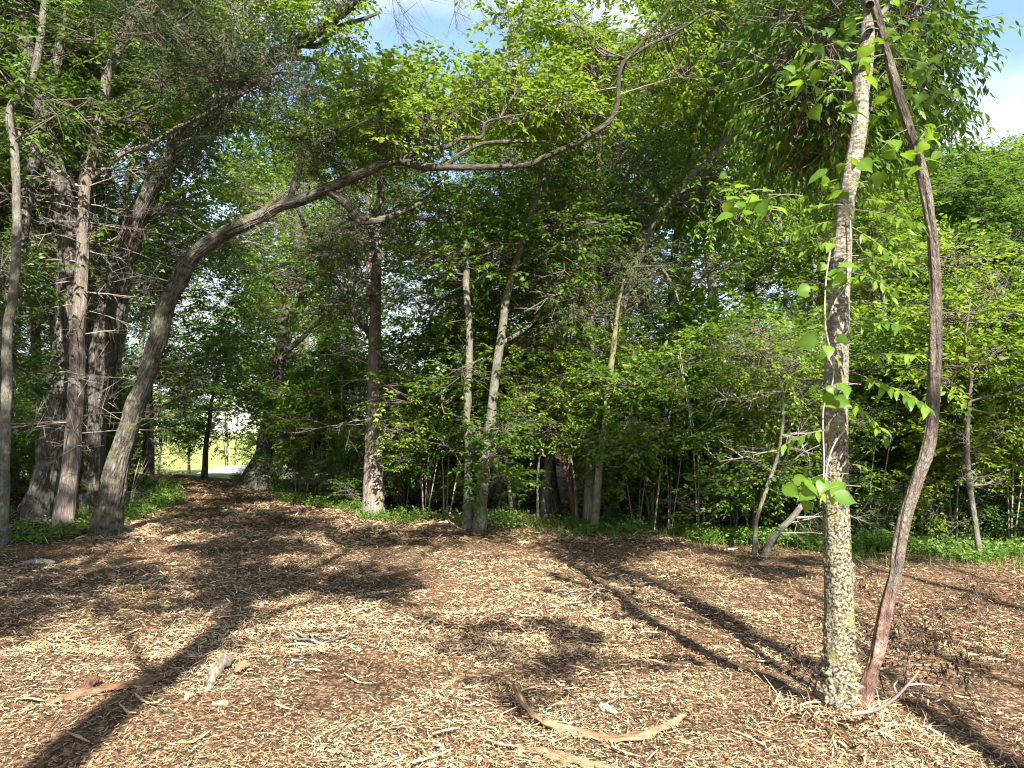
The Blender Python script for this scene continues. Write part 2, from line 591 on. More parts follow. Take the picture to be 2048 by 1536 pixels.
gx, gy = graded(-14, 12, 0.11, -700, 700), graded(1.5, 27, 0.11, -300, 1200)
X, Y = np.meshgrid(gx, gy)
gg = Geo()
nx, ny = len(gx), len(gy)
ii = (np.arange(ny - 1)[:, None] * nx + np.arange(nx - 1)[None]).ravel()
gg.add(np.stack([X, Y, H(X, Y)], -1), np.stack([ii, ii + 1, ii + nx + 1, ii + nx], -1), mulch_mask(X, Y).ravel(),
       np.stack([field_mask(X, Y).ravel()] + [np.zeros(X.size)] * 2, -1))
link('ground', gg.mesh('ground', ground_mat()), None, 'structure')


def chip_field(name, n, pts, length, width, mat, bend=True, tiltv=0.22, tintf=None):
    """Loose slivers lying on the ground, nobody could count them: ONE object."""
    g = Geo()
    x, y = pts[:, 0], pts[:, 1]
    n = len(x)
    ang = rng.uniform(0, 2 * np.pi, n)
    el = rng.normal(0, tiltv, n)
    d = np.stack([np.cos(ang) * np.cos(el), np.sin(ang) * np.cos(el), np.sin(el)], -1)
    roll = rng.normal(0, 0.5, n)
    s0 = np.stack([-np.sin(ang), np.cos(ang), np.zeros(n)], -1)
    u0 = np.cross(d, s0)
    s = s0 * np.cos(roll)[:, None] + u0 * np.sin(roll)[:, None]
    u = np.cross(d, s)
    L = (length(n) * 0.5)[:, None]
    W = (width(n) * 0.5)[:, None]
    c = np.stack([x, y, H(x, y) + 0.004 + np.abs(np.sin(el)) * L[:, 0] * 0.8 + rng.uniform(0, 0.018, n)], -1)
    tint = tintf(n, x, y)
    b = u * L * rng.normal(0, 0.16, n)[:, None]
    k = rng.uniform(-.25, .25, (n, 1))
    V = np.stack([c - d * L - s * W * 0.55, c - d * L * 0.9 + s * W * 0.7, c + b - s * W + d * L * k, c + b + s * W + d * L * k, c + d * L * 0.92 - s * W * 0.6, c + d * L + s * W * 0.4], 1)
    base = np.arange(n)[:, None, None] * 6
    f = np.array([[0, 2, 3, 1], [2, 4, 5, 3]])[None]
    g.add(V, (base + f).reshape(-1, 4), np.repeat(tint, 6))
    return link(name, g.mesh(name, mat, False), None, 'stuff')


def scatter(n, y0, y1, spread=0.72, pad=0.8, keep=None):
    out = []
    while sum(map(len, out)) < n:
        m = n
        t = rng.uniform(0, 1, m)
        y = 1 / ((1 - t) / y0 + t / y1)
        w = spread * y + pad
        x = rng.uniform(-1, 1, m) * w
        p = np.stack([x, y], -1)
        out.append(p[rng.uniform(0, 1, m) < keep(x, y)])
    return np.concatenate(out)[:n]


def chip_keep(x, y):
    return mulch_mask(x, y) * (0.30 + 0.70 * sstep(0.32, 0.56, fbm(x * 1.5 + y * .3, y * 0.8, 77)))


def chip_tint(n, x, y):
    red = sstep(0.45, 0.7, fbm(x * 0.7, y * 0.7, 91)) * 0.22
    return np.clip(rng.beta(2.2, 1.7, n) - red, 0, 1)


chip_field('wood_chips', 0, scatter(95000, 2.4, 6.0, keep=chip_keep), lambda n: rng.lognormal(-3.6, 0.5, n), lambda n: rng.lognormal(-5.45, 0.4, n), M_CHIP, tintf=chip_tint)
chip_field('wood_chips', 0, scatter(80000, 5.5, 12, keep=chip_keep), lambda n: rng.lognormal(-3.25, 0.45, n), lambda n: rng.lognormal(-5.05, 0.4, n), M_CHIP, tintf=chip_tint)
chip_field('wood_chips', 0, scatter(26000, 11, 25, keep=chip_keep), lambda n: rng.lognormal(-2.55, 0.4, n), lambda n: rng.lognormal(-4.4, 0.4, n), M_CHIP, tintf=chip_tint)


# ------------------------------------------------------------------ trees
def skeleton_points(paths):
    return np.concatenate([p for p, r in paths]), np.concatenate([r for p, r in paths])


def grow_crown(paths, clumps, branch_geo, leaf_geo, spray=None, br=0.022, twig_tint=0.35, up=0.35, min_z=None):
    """clumps: (centre, radius, n sprays, tint). A branch bends out from the skeleton to each clump, twigs to each spray."""
    SPt, SR = skeleton_points(paths)
    sp = dict(L=12, tw=0.42, ll=0.10, lw=0.5, droop=0.25, spread=0.35, tvar=0.2)
    if spray:
        sp.update(spray)
    for c, r, ns, ti in clumps:
        c = np.asarray(c, float)
        q = c - np.array([0, 0, 1]) * up * np.linalg.norm(SPt[:, :2] - c[:2], axis=1)[:, None]
        k = np.argmin(np.linalg.norm(SPt - q, axis=1))
        a = SPt[k]
        d = c - a
        dist = np.linalg.norm(d)
        mid = a + d * 0.5 + rng.normal(0, 0.07, 3) * dist + np.array([0, 0, -0.06 * dist])
        r0 = min(SR[k] * 0.6, br * (0.5 + 0.22 * dist))
        end = c + unit(d) * r * 0.55
        bp, brd = curve([a, mid, c, end], [r0, r0 * 0.7, r0 * 0.4, 0.004], max(5, int(dist / 0.3) + 4))
        bp[1:-1] += rng.normal(0, 0.02, bp[1:-1].shape)
        branch_geo.tube(bp, brd, 5, False, twig_tint)
        ns = max(3, int(ns))
        u = unit(rng.normal(0, 1, (ns, 3)))
        o = c + u * (r * rng.uniform(0.25, 1.0, (ns, 1)) ** 0.6) * np.array([1, 1, 0.62])
        out = unit((o - a) * np.array([1, 1, .3]))
        dr = unit(out * 0.7 + unit(o - c) * 0.7 + rng.normal(0, 0.35, (ns, 3)) * np.array([1, 1, .5]) + np.array([0, 0, 0.05]))
        kk = rng.integers(len(bp) // 2, len(bp), ns)
        branch_geo.cones(bp[kk], o, 0.0065, 0.003, twig_tint)
        branch_geo.cones(o, o + dr * sp['tw'] * 0.8, 0.003, 0.0015, twig_tint)
        leaf_sprays(leaf_geo, o, dr, tint0=ti, **sp)


def dead_branch(g, a, d, length, r0, tint, nsub=8, droop=0.1):
    """Bare branch with side twigs, added to one mesh."""
    n = 8
    d = unit(np.asarray(d, float))
    t = np.linspace(0, 1, n)[:, None]
    p = np.asarray(a, float) + d * t * length + np.cumsum(rng.normal(0, 0.018 * length, (n, 3)), 0) * t - np.array([0, 0, 1]) * droop * length * t ** 2
    g.tube(p, r0 * (1 - 0.85 * t[:, 0]), 5, False, tint)
    m = nsub
    k = rng.integers(2, n, m)
    sd = unit(d + rng.normal(0, 0.75, (m, 3)))
    L = length * rng.uniform(0.15, 0.45, (m, 1))
    e = p[k] + sd * L
    g.cones(p[k], e, r0 * 0.32, r0 * 0.16, tint)
    for _ in range(3):
        f = rng.uniform(0.3, 1, (m, 1))
        s2 = unit(sd + rng.normal(0, 0.7, (m, 3)))
        g.cones(p[k] + sd * L * f, p[k] + sd * L * f + s2 * L * rng.uniform(.3, .7, (m, 1)), r0 * 0.16, r0 * 0.09, tint)


def trunk_noise(amp, seed, ridge=0.0, nr=9.0):
    def fn(th, s, rad):
        t2 = np.cos(th)[None] * 2.2 + 5
        t3 = np.sin(th)[None] * 2.2 + 9
        return rad[:, None] * amp * ((vnoise(t2 + s[:, None] * 0.6, t3 + s[:, None] * 1.7, seed) - 0.5) * 1.6 +
                                     (vnoise(t2 * 3 + s[:, None] * .4, t3 * 3 + s[:, None] * 3.3, seed + 1) - .5) * 0.7) + (
                                     0 if ridge == 0 else -rad[:, None] * ridge * (1 - np.abs(2 * fbm(np.cos(th)[None] * nr + s[:, None] * .5 + 40, np.sin(th)[None] * nr + np.sin(s[:, None] * 2.6 + np.cos(th * 3)[None] * 2) * .7 + s[:, None] * .9 + 40, seed + 5, 2) - 1) ** 0.8) ** 2)
    return fn


def px_path(pts, D, Dend=None):
    n = len(pts)
    Dend = D if Dend is None else Dend
    W, rr = [], []
    y0, y1 = pts[0][1], pts[-1][1]
    s = np.concatenate([[0], np.cumsum([math.hypot(pts[i + 1][0] - pts[i][0], pts[i + 1][1] - pts[i][1]) for i in range(n - 1)])])
    for i, q in enumerate(pts):
        d = D + (Dend - D) * s[i] / s[-1]
        W.append(P(q[0], q[1], d))
        rr.append(max(q[2] * 0.5 * d / FPX * math.cos(math.atan((q[0] - 1024) / FPX)) * 0.94, 0.003))
    return np.array(W), np.array(rr)


def hero(name, label, cat, pts, mat, D=None, Dend=None, limbs=(), clumps=(), leaf=None, spray=None, sides=18, flare=1.12, group=None, dead=0,
         dead_z=(0.5, 5), dead_len=(0.5, 1.5), br=0.022, up=0.35, twig_tint=0.35, amp=0.09, dead_tint=(0.5, 0.95), dead_side=None, ridge=0.0, kink=0.05, slim=1.0):
    D = ground_D(pts[0][1]) if D is None else D
    W, rr = px_path(pts, D, Dend)
    rr = rr * slim
    bz = float(H(W[0, 0], W[0, 1]))
    # run the foot down into the ground, with a flare
    foot = W[0].copy()
    foot[2] = bz - 0.12
    if W[0][2] > bz + 0.25:
        W = np.concatenate([[foot], W])
        rr = np.concatenate([[rr[0] * flare], rr])
    else:
        W[0] = foot
        rr[0] *= flare
    base = np.array([W[0, 0], W[0, 1], bz])
    root = thing(name, label, cat, base, group)
    L = np.linalg.norm(np.diff(W, axis=0), axis=1).sum()
    tp, tr = curve(W - base, rr, max(24, int(L / 0.09)))
    seed = int(rng.integers(1, 9999))
    if kink:
        ss = np.linspace(0, L, len(tp))
        for ax in (0, 2):
            tp[:, ax] += kink * (vnoise(ss * 1.6, ss * 0 + ax + .5, seed) - .5 + .6 * (vnoise(ss * 3.7, ss * 0 + ax + 3.5, seed) - .5)) * np.clip(ss / 2, 0, 1)
        tr *= 1 + 0.22 * (vnoise(ss * 4.5, ss * 0 + 7.5, seed) - .5)
    g = Geo()
    g.tube(tp, tr, sides, True, 0.5, fn=trunk_noise(amp, seed, ridge))
    link('trunk', g.mesh('trunk', mat), root)
    paths = [(tp, tr)]
    for lb in limbs:
        d0 = lb[0]
        lw, lr = px_path(lb[1], d0[0], d0[1])
        lw = lw - base
        k = np.argmin(np.linalg.norm(tp - lw[0], axis=1))
        lw[0] = tp[k] * 0.85 + lw[0] * 0.15
        q, qr = curve(lw, lr, max(10, int(np.linalg.norm(np.diff(lw, axis=0), axis=1).sum() / 0.07)))
        g = Geo()
        g.tube(q, qr, max(8, sides // 2), True, 0.5, fn=trunk_noise(amp * 1.3, seed + 3))
        link('limb', g.mesh('limb', mat), root)
        paths.append((q, qr))
    if clumps:
        bg_, lg = Geo(), Geo()
        cl = [((P(c[0], c[1], c[2]) - base), c[3], c[4], c[5] if len(c) > 5 else 0.5) for c in clumps]
        grow_crown(paths, cl, bg_, lg, spray, br=br, up=up, twig_tint=twig_tint)
        link('branches', bg_.mesh('branches', M_TWIG), root)
        link('crown', lg.mesh('crown', leaf or M_LEAF, False), root)
    for _ in range(dead):
        k = np.argmin(np.abs(tp[:, 2] - rng.uniform(*dead_z)))
        az = rng.uniform(0, 2 * np.pi) if dead_side is None else rng.uniform(*dead_side)
        g = Geo()
        dead_branch(g, tp[k], [math.cos(az), math.sin(az), rng.uniform(-0.15, 0.35)], rng.uniform(*dead_len), rng.uniform(0.007, 0.014), rng.uniform(*dead_tint), 8)
        link('dead_branch', g.mesh('dead_branch', M_TWIG), root)
    return root


def cl(box, D, r, n, ns, t=(0.4, 0.65)):
    """n random clumps in a pixel box at distances D."""
    out = []
    for _ in range(n):
        d = rng.uniform(*D)
        out.append((rng.uniform(box[0], box[2]), rng.uniform(box[1], box[3]), d, rng.uniform(*r), ns, rng.uniform(*t)))
    return out


CED = dict(L=26, tw=0.42, ll=0.085, lw=0.17, droop=0.35, spread=0.75, phi=(0.25, 0.95), shape='needle', tvar=0.22)

hero('slender_tree', 'slender grey lichen-spotted tree bending right, leftmost in the clearing', 'tree',
     [(4, 1094, 28), (10, 900, 25), (14, 700, 24), (30, 540, 22), (31, 340, 20), (21, 258, 20), (26, 212, 20), (62, 160, 19), (78, 100, 18), (90, 0, 17), (120, -150, 12)], M_GREY,
     clumps=cl((-60, -60, 160, 260), (10, 11.5), (.5, .9), 10, 26) + cl((-90, 480, 60, 800), (11, 12.5), (.5, .8), 8, 26, (.2, .4)), leaf=M_LEAFD)
hero('oak_tree', 'massive ridged oak left of the peeling cedar, top sunlit', 'tree',
     [(82, 1046, 112), (104, 950, 86), (124, 800, 74), (136, 650, 67), (141, 520, 62), (130, 420, 56), (112, 345, 46), (86, 256, 40), (74, 188, 36), (58, 110, 34), (40, 30, 32), (25, -80, 28), (10, -260, 18)], M_OAK, D=13.4,
     clumps=cl((-120, -250, 300, 160), (13, 16), (.8, 1.3), 18, 34), leaf=M_LEAF, sides=80, amp=0.06, ridge=.22)
hero('oak_tree', 'tall pale oak rising straight behind the peeling cedar', 'tree',
     [(160, 1010, 56), (172, 700, 46), (173, 450, 40), (175, 300, 37), (175, 150, 36), (168, 0, 33), (160, -150, 26), (150, -330, 14)], M_OAK, D=15.6,
     clumps=cl((20, -280, 420, 200), (14.5, 18), (.8, 1.3), 18, 32), leaf=M_LEAF, sides=64, ridge=.2)
OAK_E = hero('oak_tree', 'thick oak leaning right behind the cedar, high limb crossing the top', 'tree',
     [(168, 1020, 84), (186, 820, 72), (205, 700, 66), (238, 560, 60), (263, 461, 56), (301, 376, 47), (335, 325, 46), (369, 273, 44), (427, 222, 38), (500, 160, 34), (564, 106, 32), (632, 62, 29), (684, 20, 28), (730, -20, 24), (830, -140, 18)], M_OAK, D=14.4, Dend=13,
     limbs=[((13.6, 13.4), [(598, 100, 14), (640, 90, 12), (675, 55, 10), (720, 40, 9), (760, 25, 6)]), ((13.7, 13.3), [(560, 112, 16), (610, 118, 12), (650, 130, 10), (720, 150, 6)])],
     clumps=cl((430, -60, 700, 130), (12.5, 15), (.45, .7), 19, 26, (.55, .85)) + cl((560, 130, 800, 260), (13, 15.5), (.4, .6), 11, 26, (.5, .8)) + cl((250, 0, 560, 330), (13.5, 16), (.6, .9), 14, 24, (.35, .6)), leaf=M_LEAFB, sides=80, amp=0.06, ridge=.2, dead=12, dead_z=(2, 6), dead_len=(.8, 2.0), dead_tint=(.6, 1))
for a, b, l in (((752, -70), (860, 95), 1.25), ((770, -60), (800, 60), .9), ((880, -60), (975, 18), .9), ((900, -50), (915, 45), .7)):
    g = Geo()
    A, B = P(*a, 13.2), P(*b, 13.0)
    dead_branch(g, A - np.array(OAK_E.location), B - A, np.linalg.norm(B - A) * 1.05, .014, .3, 16, 0.0)
    link('dead_branch', g.mesh('dead_branch', M_TWIG), OAK_E)
hero('arching_tree', 'leaning mossy oak whose long limb arches over the path', 'tree',
     [(208, 1078, 84), (222, 1000, 72), (242, 915, 62), (272, 820, 55), (302, 730, 51), (340, 600, 48), (372, 540, 45), (405, 500, 42), (455, 465, 39), (513, 437, 37), (560, 412, 34), (615, 393, 31), (683, 368, 27), (752, 337, 24), (804, 321, 22), (850, 328, 20), (889, 330, 18), (992, 334, 15), (1060, 332, 15), (1094, 315, 15), (1146, 290, 15), (1187, 263, 14), (1231, 219, 12), (1239, 154, 10), (1258, 113, 10), (1300, 65, 8), (1335, 20, 7), (1380, -60, 5)], M_LIMB, D=11.45, Dend=9.8, slim=.86,
     limbs=[((10.5, 10.3), [(804, 319, 13), (840, 301, 11), (895, 293, 10), (922, 276, 9), (964, 274, 8), (970, 246, 6), (1000, 236, 4)]),
            ((10.4, 10.1), [(889, 326, 11), (930, 303, 10), (965, 287, 8), (1020, 283, 7), (1085, 283, 5), (1110, 290, 3)]),
            ((10.7, 10.9), [(650, 380, 20), (690, 405, 18), (715, 436, 17), (728, 443, 16), (770, 437, 14), (815, 418, 11), (850, 400, 9), (870, 370, 7), (895, 348, 4)]),
            ((10.8, 11.4), [(585, 398, 14), (600, 335, 12), (625, 316, 11), (640, 298, 9), (690, 260, 5)]),
            ((10.1, 9.6), [(1252, 120, 8), (1300, 89, 7), (1350, 66, 6), (1420, 20, 4)])],
     clumps=cl((700, 150, 960, 290), (10.2, 12.2), (.3, .5), 24, 24, (.5, .85)) + cl((840, 190, 1160, 300), (9.5, 10.2), (.2, .3), 4, 12, (.5, .85)) + cl((960, 110, 1200, 250), (10.4, 12), (.3, .55), 19, 24, (.45, .8)) + cl((1160, -60, 1560, 190), (10.2, 12), (.35, .6), 30, 26, (.5, .85)) + cl((620, 190, 720, 330), (11, 12), (.35, .5), 7, 22, (.5, .8)) + cl((960, 20, 1180, 110), (10.6, 12), (.35, .5), 9, 22, (.6, .9)),
     leaf=M_LEAFB, sides=80, amp=0.06, br=0.018, up=0.15, ridge=.16, kink=.09, dead=26, dead_z=(1.6, 6.2), dead_len=(.35, 1.3), dead_tint=(.6, 1))
hero('cedar_tree', 'red cedar with pale peeling bark and bare side twigs beside the ridged oak', 'tree',
     [(126, 1060, 48), (140, 940, 42), (149, 830, 39), (155, 700, 37), (157, 600, 36), (164, 495, 30), (171, 376, 28), (195, 273, 26), (212, 171, 24), (239, 103, 21), (267, 41, 18), (290, -20, 14), (320, -150, 8)], M_CEDAR, D=12.4, Dend=11.6,
     limbs=[((12.0, 11), [(178, 365, 16), (205, 340, 14), (250, 305, 12), (300, 290, 12), (350, 258, 11), (400, 235, 9), (460, 200, 7), (520, 172, 4)]),
            ((12.0, 12.3), [(165, 385, 12), (130, 350, 11), (90, 325, 10), (45, 275, 8), (10, 230, 5)]),
            ((11.9, 11.2), [(212, 250, 7), (260, 232, 6), (300, 215, 5), (350, 190, 3)])],
     clumps=cl((300, 0, 640, 190), (10.2, 12), (.35, .6), 22, 30, (.3, .6)) + cl((380, 150, 640, 330), (10.5, 12), (.3, .5), 14, 24, (.3, .6)) + cl((180, -80, 420, 80), (10.8, 12.5), (.4, .6), 12, 28, (.2, .5)),
     leaf=M_CEDL, spray=CED, dead=44, dead_z=(1.2, 6.4), dead_len=(0.5, 1.9), sides=48, ridge=.14, dead_tint=(.5, 1), up=0.2, br=0.014)
hero('dark_tree', 'dark thin trunk leaning left behind the lone central cedar', 'tree',
     [(800, 1012, 24), (785, 850, 20), (768, 740, 18), (742, 672, 17), (719, 640, 16), (695, 590, 15), (656, 540, 13), (628, 495, 11), (608, 451, 9), (592, 415, 6)], M_OAK, D=17,
     clumps=cl((560, 480, 720, 680), (16, 18), (.5, .8), 10, 24), leaf=M_LEAF)
hero('cedar_tree', 'straight lone cedar with sunlit orange-grey bark at the right edge of the path', 'tree',
     [(745, 1032, 47), (747, 930, 41), (748, 800, 33), (750, 680, 27), (754, 560, 23), (757, 470, 21), (760, 380, 16), (766, 280, 11), (770, 200, 5)], M_CEDAR,
     clumps=cl((655, 420, 850, 600), (13.4, 15.4), (.35, .6), 20, 26, (.3, .7)) + cl((690, 250, 840, 420), (13.5, 15.2), (.4, .6), 12, 26, (.3, .6)),
     leaf=M_CEDL, spray=CED, dead=30, dead_z=(1.5, 5.4), dead_len=(0.4, 1.5), sides=48, ridge=.14, up=0.1, br=0.014, dead_tint=(.6, 1.0))
hero('young_tree', 'thin straight grey trunk, left of the close pair in the center', 'tree',
     [(937, 1062, 21), (936, 930, 17), (935, 800, 16), (938, 680, 15), (932, 560, 14), (929, 480, 12), (905, 430, 8), (890, 370, 5)], M_GREY,
     clumps=cl((840, 380, 1010, 620), (12, 14), (.4, .7), 14, 26) + cl((860, 640, 1000, 900), (12.2, 14), (.35, .6), 8, 24, (.2, .45)), leaf=M_LEAF, sides=12)
hero('young_tree', 'pale bending trunk, right of the close pair in the center', 'tree',
     [(957, 1064, 28), (965, 980, 23), (975, 880, 21), (990, 760, 19), (1001, 680, 18), (1012, 600, 17), (1026, 540, 15), (1052, 470, 14), (1073, 400, 12), (1085, 330, 9), (1100, 250, 5)], M_GREY,
     limbs=[((12.2, 12.8), [(1000, 690, 10), (1060, 650, 8), (1100, 590, 5)])],
     clumps=cl((960, 300, 1180, 560), (11.6, 14), (.4, .75), 16, 28) + cl((900, 830, 1010, 960), (11.9, 12.8), (.35, .5), 5, 26, (.4, .6)), leaf=M_LEAF, sides=14)
hero('dark_tree', 'thick dark trunk behind the red snag', 'tree',
     [(1090, 1010, 36), (1088, 850, 31), (1086, 700, 29), (1080, 590, 25), (1075, 480, 20), (1085, 380, 14), (1100, 250, 8)], M_OAK, D=15.2,
     clumps=cl((980, 250, 1200, 480), (14, 17), (.5, .9), 14, 28), leaf=M_LEAFD)
hero('young_tree', 'pale lichen-grey forked trunk just left of the red snag', 'tree',
     [(1090, 1030, 20), (1095, 950, 19), (1104, 878, 18), (1118, 810, 17), (1128, 755, 16), (1127, 680, 15), (1122, 610, 13), (1118, 500, 10), (1130, 400, 7)], M_GREY, D=14,
     clumps=cl((1050, 420, 1230, 640), (13.2, 15), (.4, .7), 10, 26), leaf=M_LEAFD, sides=12)
hero('dead_snag', 'thin bare reddish dead trunk leaning left in the center', 'dead tree',
     [(1146, 1012, 12), (1132, 930, 13), (1121, 850, 13), (1108, 760, 12), (1097, 690, 11), (1092, 655, 7)], M_RED, D=13, dead=5, dead_z=(1.2, 3.4), dead_len=(.3, .7), sides=10)
hero('cedar_tree', 'straight cedar beside the yellow mossy stem, bark in dappled light', 'tree',
     [(1178, 1052, 28), (1180, 950, 23), (1183, 850, 21), (1183, 750, 19), (1183, 650, 17), (1185, 550, 15), (1189, 450, 13), (1196, 350, 10), (1204, 230, 5)], M_CEDAR, D=13,
     clumps=cl((1090, 470, 1290, 640), (12, 13.8), (.35, .65), 22, 28, (.3, .75)) + cl((1120, 260, 1290, 470), (12.4, 14), (.4, .6), 14, 26, (.25, .6)),
     leaf=M_CEDL, spray=CED, dead=22, dead_z=(2, 5.5), dead_len=(0.6, 1.7), up=0.1, br=0.014)
hero('mossy_tree', 'thin yellow-green mossy stem curving right beside the straight cedar', 'tree',
     [(1188, 1068, 20), (1195, 980, 17), (1205, 880, 16), (1214, 800, 15), (1222, 740, 14), (1226, 690, 12), (1238, 620, 8), (1250, 560, 4)], M_MOSSY,
     clumps=cl((1180, 760, 1300, 900), (11.5, 12.8), (.3, .5), 6, 22), leaf=M_LEAF, sides=12)
hero('leaning_tree', 'long trunk leaning right across the canopy towards the foreground vine', 'tree',
     [(1222, 1010, 30), (1226, 800, 26), (1236, 660, 25), (1255, 565, 24), (1280, 505, 23), (1302, 455, 21), (1330, 412, 20), (1365, 370, 18), (1402, 330, 17), (1440, 290, 16), (1500, 212, 14), (1560, 130, 11), (1610, 50, 8), (1650, -40, 5)], M_GREY, D=14, Dend=11.5,
     limbs=[((13.6, 13.2), [(1226, 720, 14), (1205, 560, 13), (1222, 420, 12), (1248, 365, 11), (1275, 310, 8), (1310, 250, 5)]),
            ((12.3, 11.6), [(1440, 290, 9), (1480, 215, 8), (1520, 150, 7), (1540, 80, 5)]),
            ((13, 12.4), [(1290, 490, 8), (1340, 560, 6), (1360, 610, 3)])],
     clumps=cl((1380, 0, 1620, 230), (10.8, 12.8), (.4, .7), 20, 28, (.25, .6)) + cl((1380, 300, 1560, 520), (11.8, 13.5), (.4, .7), 12, 26, (.4, .7)) + cl((1240, 200, 1440, 420), (12.2, 14), (.4, .7), 14, 26, (.2, .5)), leaf=M_LEAF, spray=dict(ll=0.10, lw=0.4, droop=0.5), br=0.02, up=0.2)
hero('path_oak', 'broad dark flared trunk at the far right end of the path', 'tree',
     [(515, 982, 72), (525, 920, 42), (536, 870, 36), (548, 790, 31), (562, 700, 27), (576, 610, 22), (590, 520, 18), (600, 420, 12), (606, 320, 7)], M_OAK, D=20.8,
     limbs=[((20.7, 20.0), [(560, 710, 14), (600, 680, 12), (640, 640, 9), (690, 600, 5)]), ((20.5, 21), [(578, 600, 10), (540, 560, 8), (480, 540, 5)])],
     clumps=cl((340, 600, 620, 800), (19.5, 22.5), (.5, .9), 22, 24, (.35, .6)) + cl((470, 300, 720, 560), (19.5, 22.5), (.6, 1.0), 20, 24), leaf=M_LEAF, flare=1.6)
hero('dark_tree', 'dark straight trunk just right of the arching oak, at the left bank of the path', 'tree',
     [(299, 975, 27), (296, 850, 23), (300, 740, 21), (318, 600, 18), (345, 480, 13), (370, 380, 7)], M_OAK, D=18.5,
     clumps=cl((260, 430, 500, 760), (16.5, 20.5), (.5, .85), 30, 24, (.3, .6)), leaf=M_LEAFD, spray=dict(ll=.12))
hero('small_tree', 'small dark trunk standing against the sunny field at the end of the path', 'tree',
     [(408, 968, 17), (410, 930, 14), (412, 890, 12), (420, 830, 9), (430, 760, 6)], M_OAK, D=23.5,
     limbs=[((23.4, 23.4), [(412, 950, 5), (425, 972, 6)])],
     clumps=cl((330, 770, 520, 890), (22.5, 24.5), (.5, .8), 14, 30, (.3, .55)), leaf=M_LEAFD, sides=10)
hero('sapling', 'thin pale forked sapling left of the lichen-covered foreground trunk', 'sapling',
     [(1506, 1108, 11), (1514, 1040, 9), (1535, 970, 9), (1560, 892, 8), (1566, 815, 7), (1562, 772, 6), (1545, 730, 4), (1530, 690, 3)], M_GREY,
     limbs=[((10.3, 10.2), [(1535, 975, 5), (1570, 940, 5), (1600, 910, 4), (1640, 890, 3)]), ((10.3, 10.6), [(1562, 770, 5), (1590, 745, 4), (1625, 735, 3)])],
     clumps=cl((1480, 640, 1640, 800), (9.8, 11), (.3, .5), 14, 20, (.5, .85)) + cl((1500, 860, 1640, 960), (10, 10.8), (.25, .4), 4, 16, (.5, .8)), leaf=M_LEAFB, spray=dict(ll=0.06), sides=8, dead=8, dead_z=(1.2, 2.6), dead_len=(.4, .9), dead_tint=(.8, 1))
hero('fallen_trunk', 'short pale broken trunk propped at a slant at the clearing edge', 'log',
     [(1520, 1108, 18), (1545, 1076, 15), (1580, 1040, 14), (1606, 1008, 12), (1614, 996, 10)], M_GREY, sides=10, dead=3, dead_z=(.3, .6), dead_len=(.5, .9), dead_side=(-0.4, 0.4), dead_tint=(.8, 1))
hero('young_tree', 'slim grey tree at the far right of the clearing edge', 'tree',
     [(1964, 1120, 16), (1951, 1050, 14), (1939, 960, 12), (1936, 860, 11), (1942, 760, 9), (1930, 690, 7), (1940, 600, 4)], M_GREY,
     clumps=cl((1870, 480, 2070, 820), (9.4, 11), (.35, .6), 22, 26, (.5, .9)) + cl((1880, 830, 2060, 940), (9.3, 10.4), (.3, .5), 6, 22, (.5, .8)), leaf=M_LEAFB, sides=10, dead=4, dead_z=(.8, 1.6), dead_len=(.4, .8))

# ------------------------------------------------------------------ the foreground trunk and its vine
FD = ground_D(1452)


def warty(nw, seed):
    r2 = np.random.default_rng(seed)

    def fn(th, s, rad):
        n, m = len(s), len(th)
        out = trunk_noise(0.07, seed)(th, s, rad)
        ds, dth = s[1] - s[0], th[1] - th[0]
        for _ in range(nw):
            c = s[-1] * r2.beta(0.95, 2.0)
            a = r2.uniform(0, 2 * np.pi)
            h = r2.uniform(0.003, 0.014) * float(0.25 + 1.3 * sstep(.3, .7, vnoise(c * 5, math.cos(a) * 1.8 + 5, 3))) * (1.0 if c < 2.2 else 0.35)
            wv, wu = r2.uniform(0.006, 0.018), r2.uniform(0.004, 0.010)
            i0 = int(c / ds)
            k = int(3 * wv / ds) + 1
            i = np.arange(max(0, i0 - k), min(n, i0 + k + 1))
            kj = int(3 * wu / (rad[min(i0, n - 1)] * dth)) + 1
            j0 = int(a / dth)
            j = np.arange(j0 - kj, j0 + kj + 1)
            du = (j * dth - a) * rad[min(i0, n - 1)]
            dv = s[i] - c
            out[np.ix_(i, j % m)] += h * np.exp(-(dv[:, None] / wv) ** 2 - (du[None] / wu) ** 2)
        return out
    return fn


